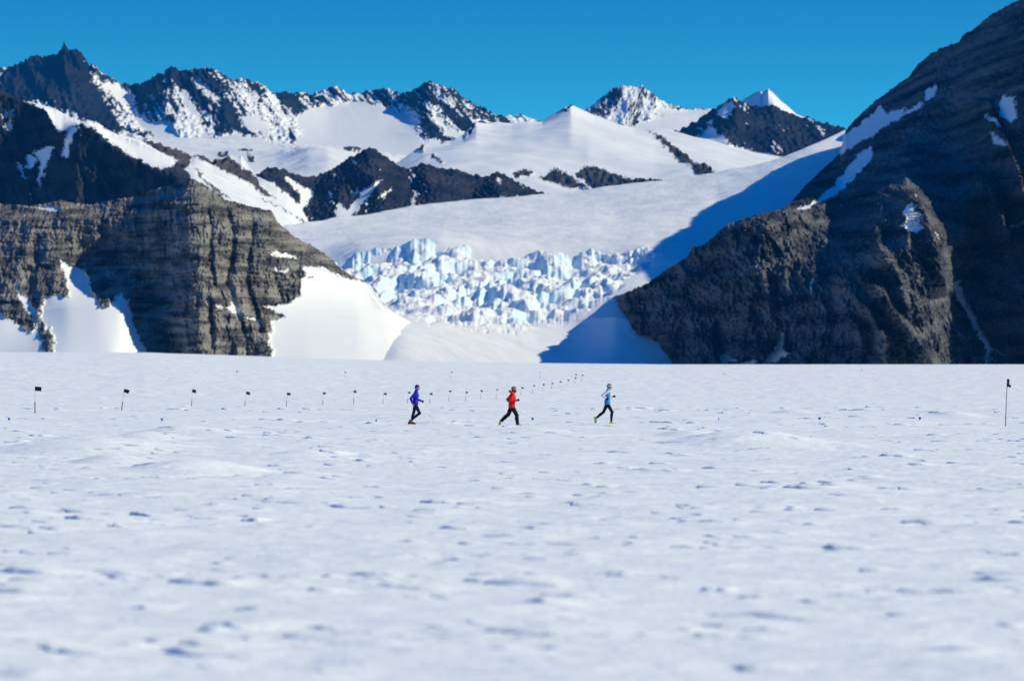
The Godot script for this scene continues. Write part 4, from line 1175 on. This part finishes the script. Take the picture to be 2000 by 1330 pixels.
	if o.trouser > 0.015:
		for s in 2:
			tr.append([legs[s * 3 + 2][0], legs[s * 3 + 2][1], 0.062, 0.066])
	var cuts := []
	for s in 2:
		var an: Vector3 = legs[s * 3 + 2][1]
		var kn: Vector3 = legs[s * 3][1]
		cuts.append([an - (an - kn).normalized() * (0.0 if o.trouser > 0.015 else 0.03), (an - kn).normalized(), 0.16])
	hang("trousers", joined([skin(tr, 0.015, 0.03, cuts)]), o.trousers, root)
	for s in 2:
		hang("shoe", joined([skin(grown(shoes[s], 0.007), 0.010, 0.02)]), o.shoes[s], root)
		if o.gloves[s]:
			hang("glove", joined([skin(gloves[s], 0.006, 0.008)]), o.gloves[s], root)
	o.root = root
	o.up = up
	o.face = face


func build_people() -> void:
	var black := paint("black_stretch_cloth", Color(0.008, 0.009, 0.013), 0.75)
	var navy := paint("navy_running_cloth", Color(0.006, 0.007, 0.035), 0.7)
	var royal := paint("royal_blue_cloth", Color(0.012, 0.015, 0.42), 0.65)
	var red := paint("red_shell_cloth", Color(0.72, 0.020, 0.006), 0.6)
	var pale := paint("pale_grey_cloth", Color(0.55, 0.62, 0.70), 0.7)
	var sky := paint("mid_blue_cloth", Color(0.05, 0.24, 0.60), 0.65)
	var lime := paint("yellow_green_shoe", Color(0.50, 0.58, 0.04), 0.6)
	var brown := paint("brown_shoe", Color(0.10, 0.05, 0.045), 0.7)
	var dark := paint("dark_shoe", Color(0.02, 0.02, 0.03), 0.7)
	var white := paint("white_cloth", Color(0.78, 0.78, 0.80), 0.7)
	var grey := paint("grey_cloth", Color(0.16, 0.17, 0.20), 0.7)
	# the runner in blue
	var a := {"px": 811, "py": 826.5, "scale": 1.0, "label": "runner in a royal blue jacket, blue beanie and navy tights, left of the three", "head": Vector3(0.085, 1.62, 0), "neck": Vector3(0.03, 1.485, 0), "hip": Vector3(0.0, 0.89, 0),
		"legs": [[0.19, 0.49, -0.20, 0.17, -0.29, 0.045], [-0.08, 0.49, -0.17, 0.10, -0.02, 0.035]], "arms": [[-0.20, 1.14, -0.12, 0.92], [0.05, 1.12, 0.26, 1.03]], "hem": -0.02, "loose": 0.010, "trouser": 0.0, "jacket": royal, "sleeves": [royal, royal], "trousers": navy, "shoes": [dark, brown], "gloves": [null, royal]}
	runner(a)
	hat(a, royal, 0.0)
	# the runner in red
	var b := {"px": 1000.5, "py": 826.0, "scale": 1.0, "label": "runner in a bright red hooded jacket and black trousers, middle of the three", "head": Vector3(0.075, 1.655, 0), "neck": Vector3(0.02, 1.52, 0), "hip": Vector3(-0.02, 0.93, 0),
		"legs": [[0.20, 0.51, 0.24, 0.10, 0.42, 0.035], [-0.18, 0.53, -0.50, 0.24, -0.58, 0.05]], "arms": [[-0.06, 1.16, 0.20, 1.17], [-0.20, 1.20, -0.02, 1.05]], "hem": -0.09, "loose": 0.026, "trouser": 0.022, "jacket": red, "sleeves": [red, red], "trousers": black, "shoes": [grey, lime], "gloves": [black, black]}
	runner(b)
	hat(b, grey, 0.004)
	var hood := [[Vector3(-0.10, 1.565, -0.06), Vector3(-0.10, 1.565, 0.06), 0.062, 0.062], [Vector3(-0.06, 1.545, -0.10), Vector3(0.05, 1.53, -0.085), 0.045, 0.04], [Vector3(-0.06, 1.545, 0.10), Vector3(0.05, 1.53, 0.085), 0.045, 0.04]]
	hang("hood", joined([skin(hood, 0.012, 0.04)]), red, b.root)
	hang("mask", joined([skin([[b.head + Vector3(0.02, -0.06, 0), b.head + Vector3(0.06, -0.10, 0), 0.072, 0.052], [b.head + Vector3(-0.02, -0.05, 0), b.head + Vector3(-0.03, -0.13, 0), 0.082, 0.078]], 0.010, 0.02)]), black, b.root)
	hang("belt", joined([skin([[Vector3(-0.03, 1.10, -0.05), Vector3(-0.03, 1.10, 0.05), 0.172, 0.172]], 0.012, 0.01, [[Vector3(0, 1.125, 0), Vector3(0, 1, 0)], [Vector3(0, 1.085, 0), Vector3(0, -1, 0)]])]), black, b.root)
	# the runner in pale blue
	var c := {"px": 1186.5, "py": 828.0, "scale": 0.985, "label": "runner in a pale blue top and yellow-green shoes, right of the three", "head": Vector3(0.095, 1.70, 0), "neck": Vector3(0.03, 1.565, 0), "hip": Vector3(0.0, 0.965, 0),
		"legs": [[0.21, 0.57, 0.17, 0.11, 0.36, 0.045], [-0.17, 0.57, -0.50, 0.29, -0.52, 0.085]], "arms": [[-0.22, 1.30, -0.06, 1.18], [0.06, 1.22, 0.25, 1.25]], "hem": -0.05, "loose": 0.010, "trouser": 0.0, "jacket": sky, "sleeves": [pale, pale], "trousers": black, "shoes": [lime, lime], "gloves": [black, black]}
	runner(c)
	hat(c, grey, 0.0)
	hang("headband", joined([skin([[c.head + Vector3(-0.015, 0.025, 0), c.head + Vector3(0.03, 0.022, 0), 0.094, 0.088]], 0.010, 0.01, [[c.head + Vector3(0, 0.045, 0), Vector3(0, 1, 0)], [c.head + Vector3(0, 0.005, 0), Vector3(0, -1, 0)]])]), white, c.root)
	hang("bib", joined([skin([[Vector3(0.125, 1.42, -0.06), Vector3(0.115, 1.20, -0.06), 0.04, 0.05], [Vector3(0.125, 1.42, 0.07), Vector3(0.115, 1.20, 0.07), 0.045, 0.055]], 0.012, 0.03)]), pale, c.root)
	hang("shirt_tail", joined([skin([[Vector3(0.09, 0.98, 0.09), Vector3(0.11, 0.82, 0.10), 0.035, 0.022]], 0.010, 0.01)]), white, c.root)


func hat(o: Dictionary, m: Material, more: float) -> void:
	var h: Vector3 = o.head
	var up: Vector3 = o.up
	var face: Vector3 = o.face
	hang("hat", joined([skin([[h + up * 0.045 - face * 0.024, h + up * 0.045 + face * 0.026, 0.088 + more, 0.082 + more], [h - face * 0.03, h + up * 0.02, 0.088 + more, 0.086 + more]], 0.008, 0.02, [[h + up * 0.012 + face * 0.02, (face * 0.62 - up).normalized()]])]), m, o.root)
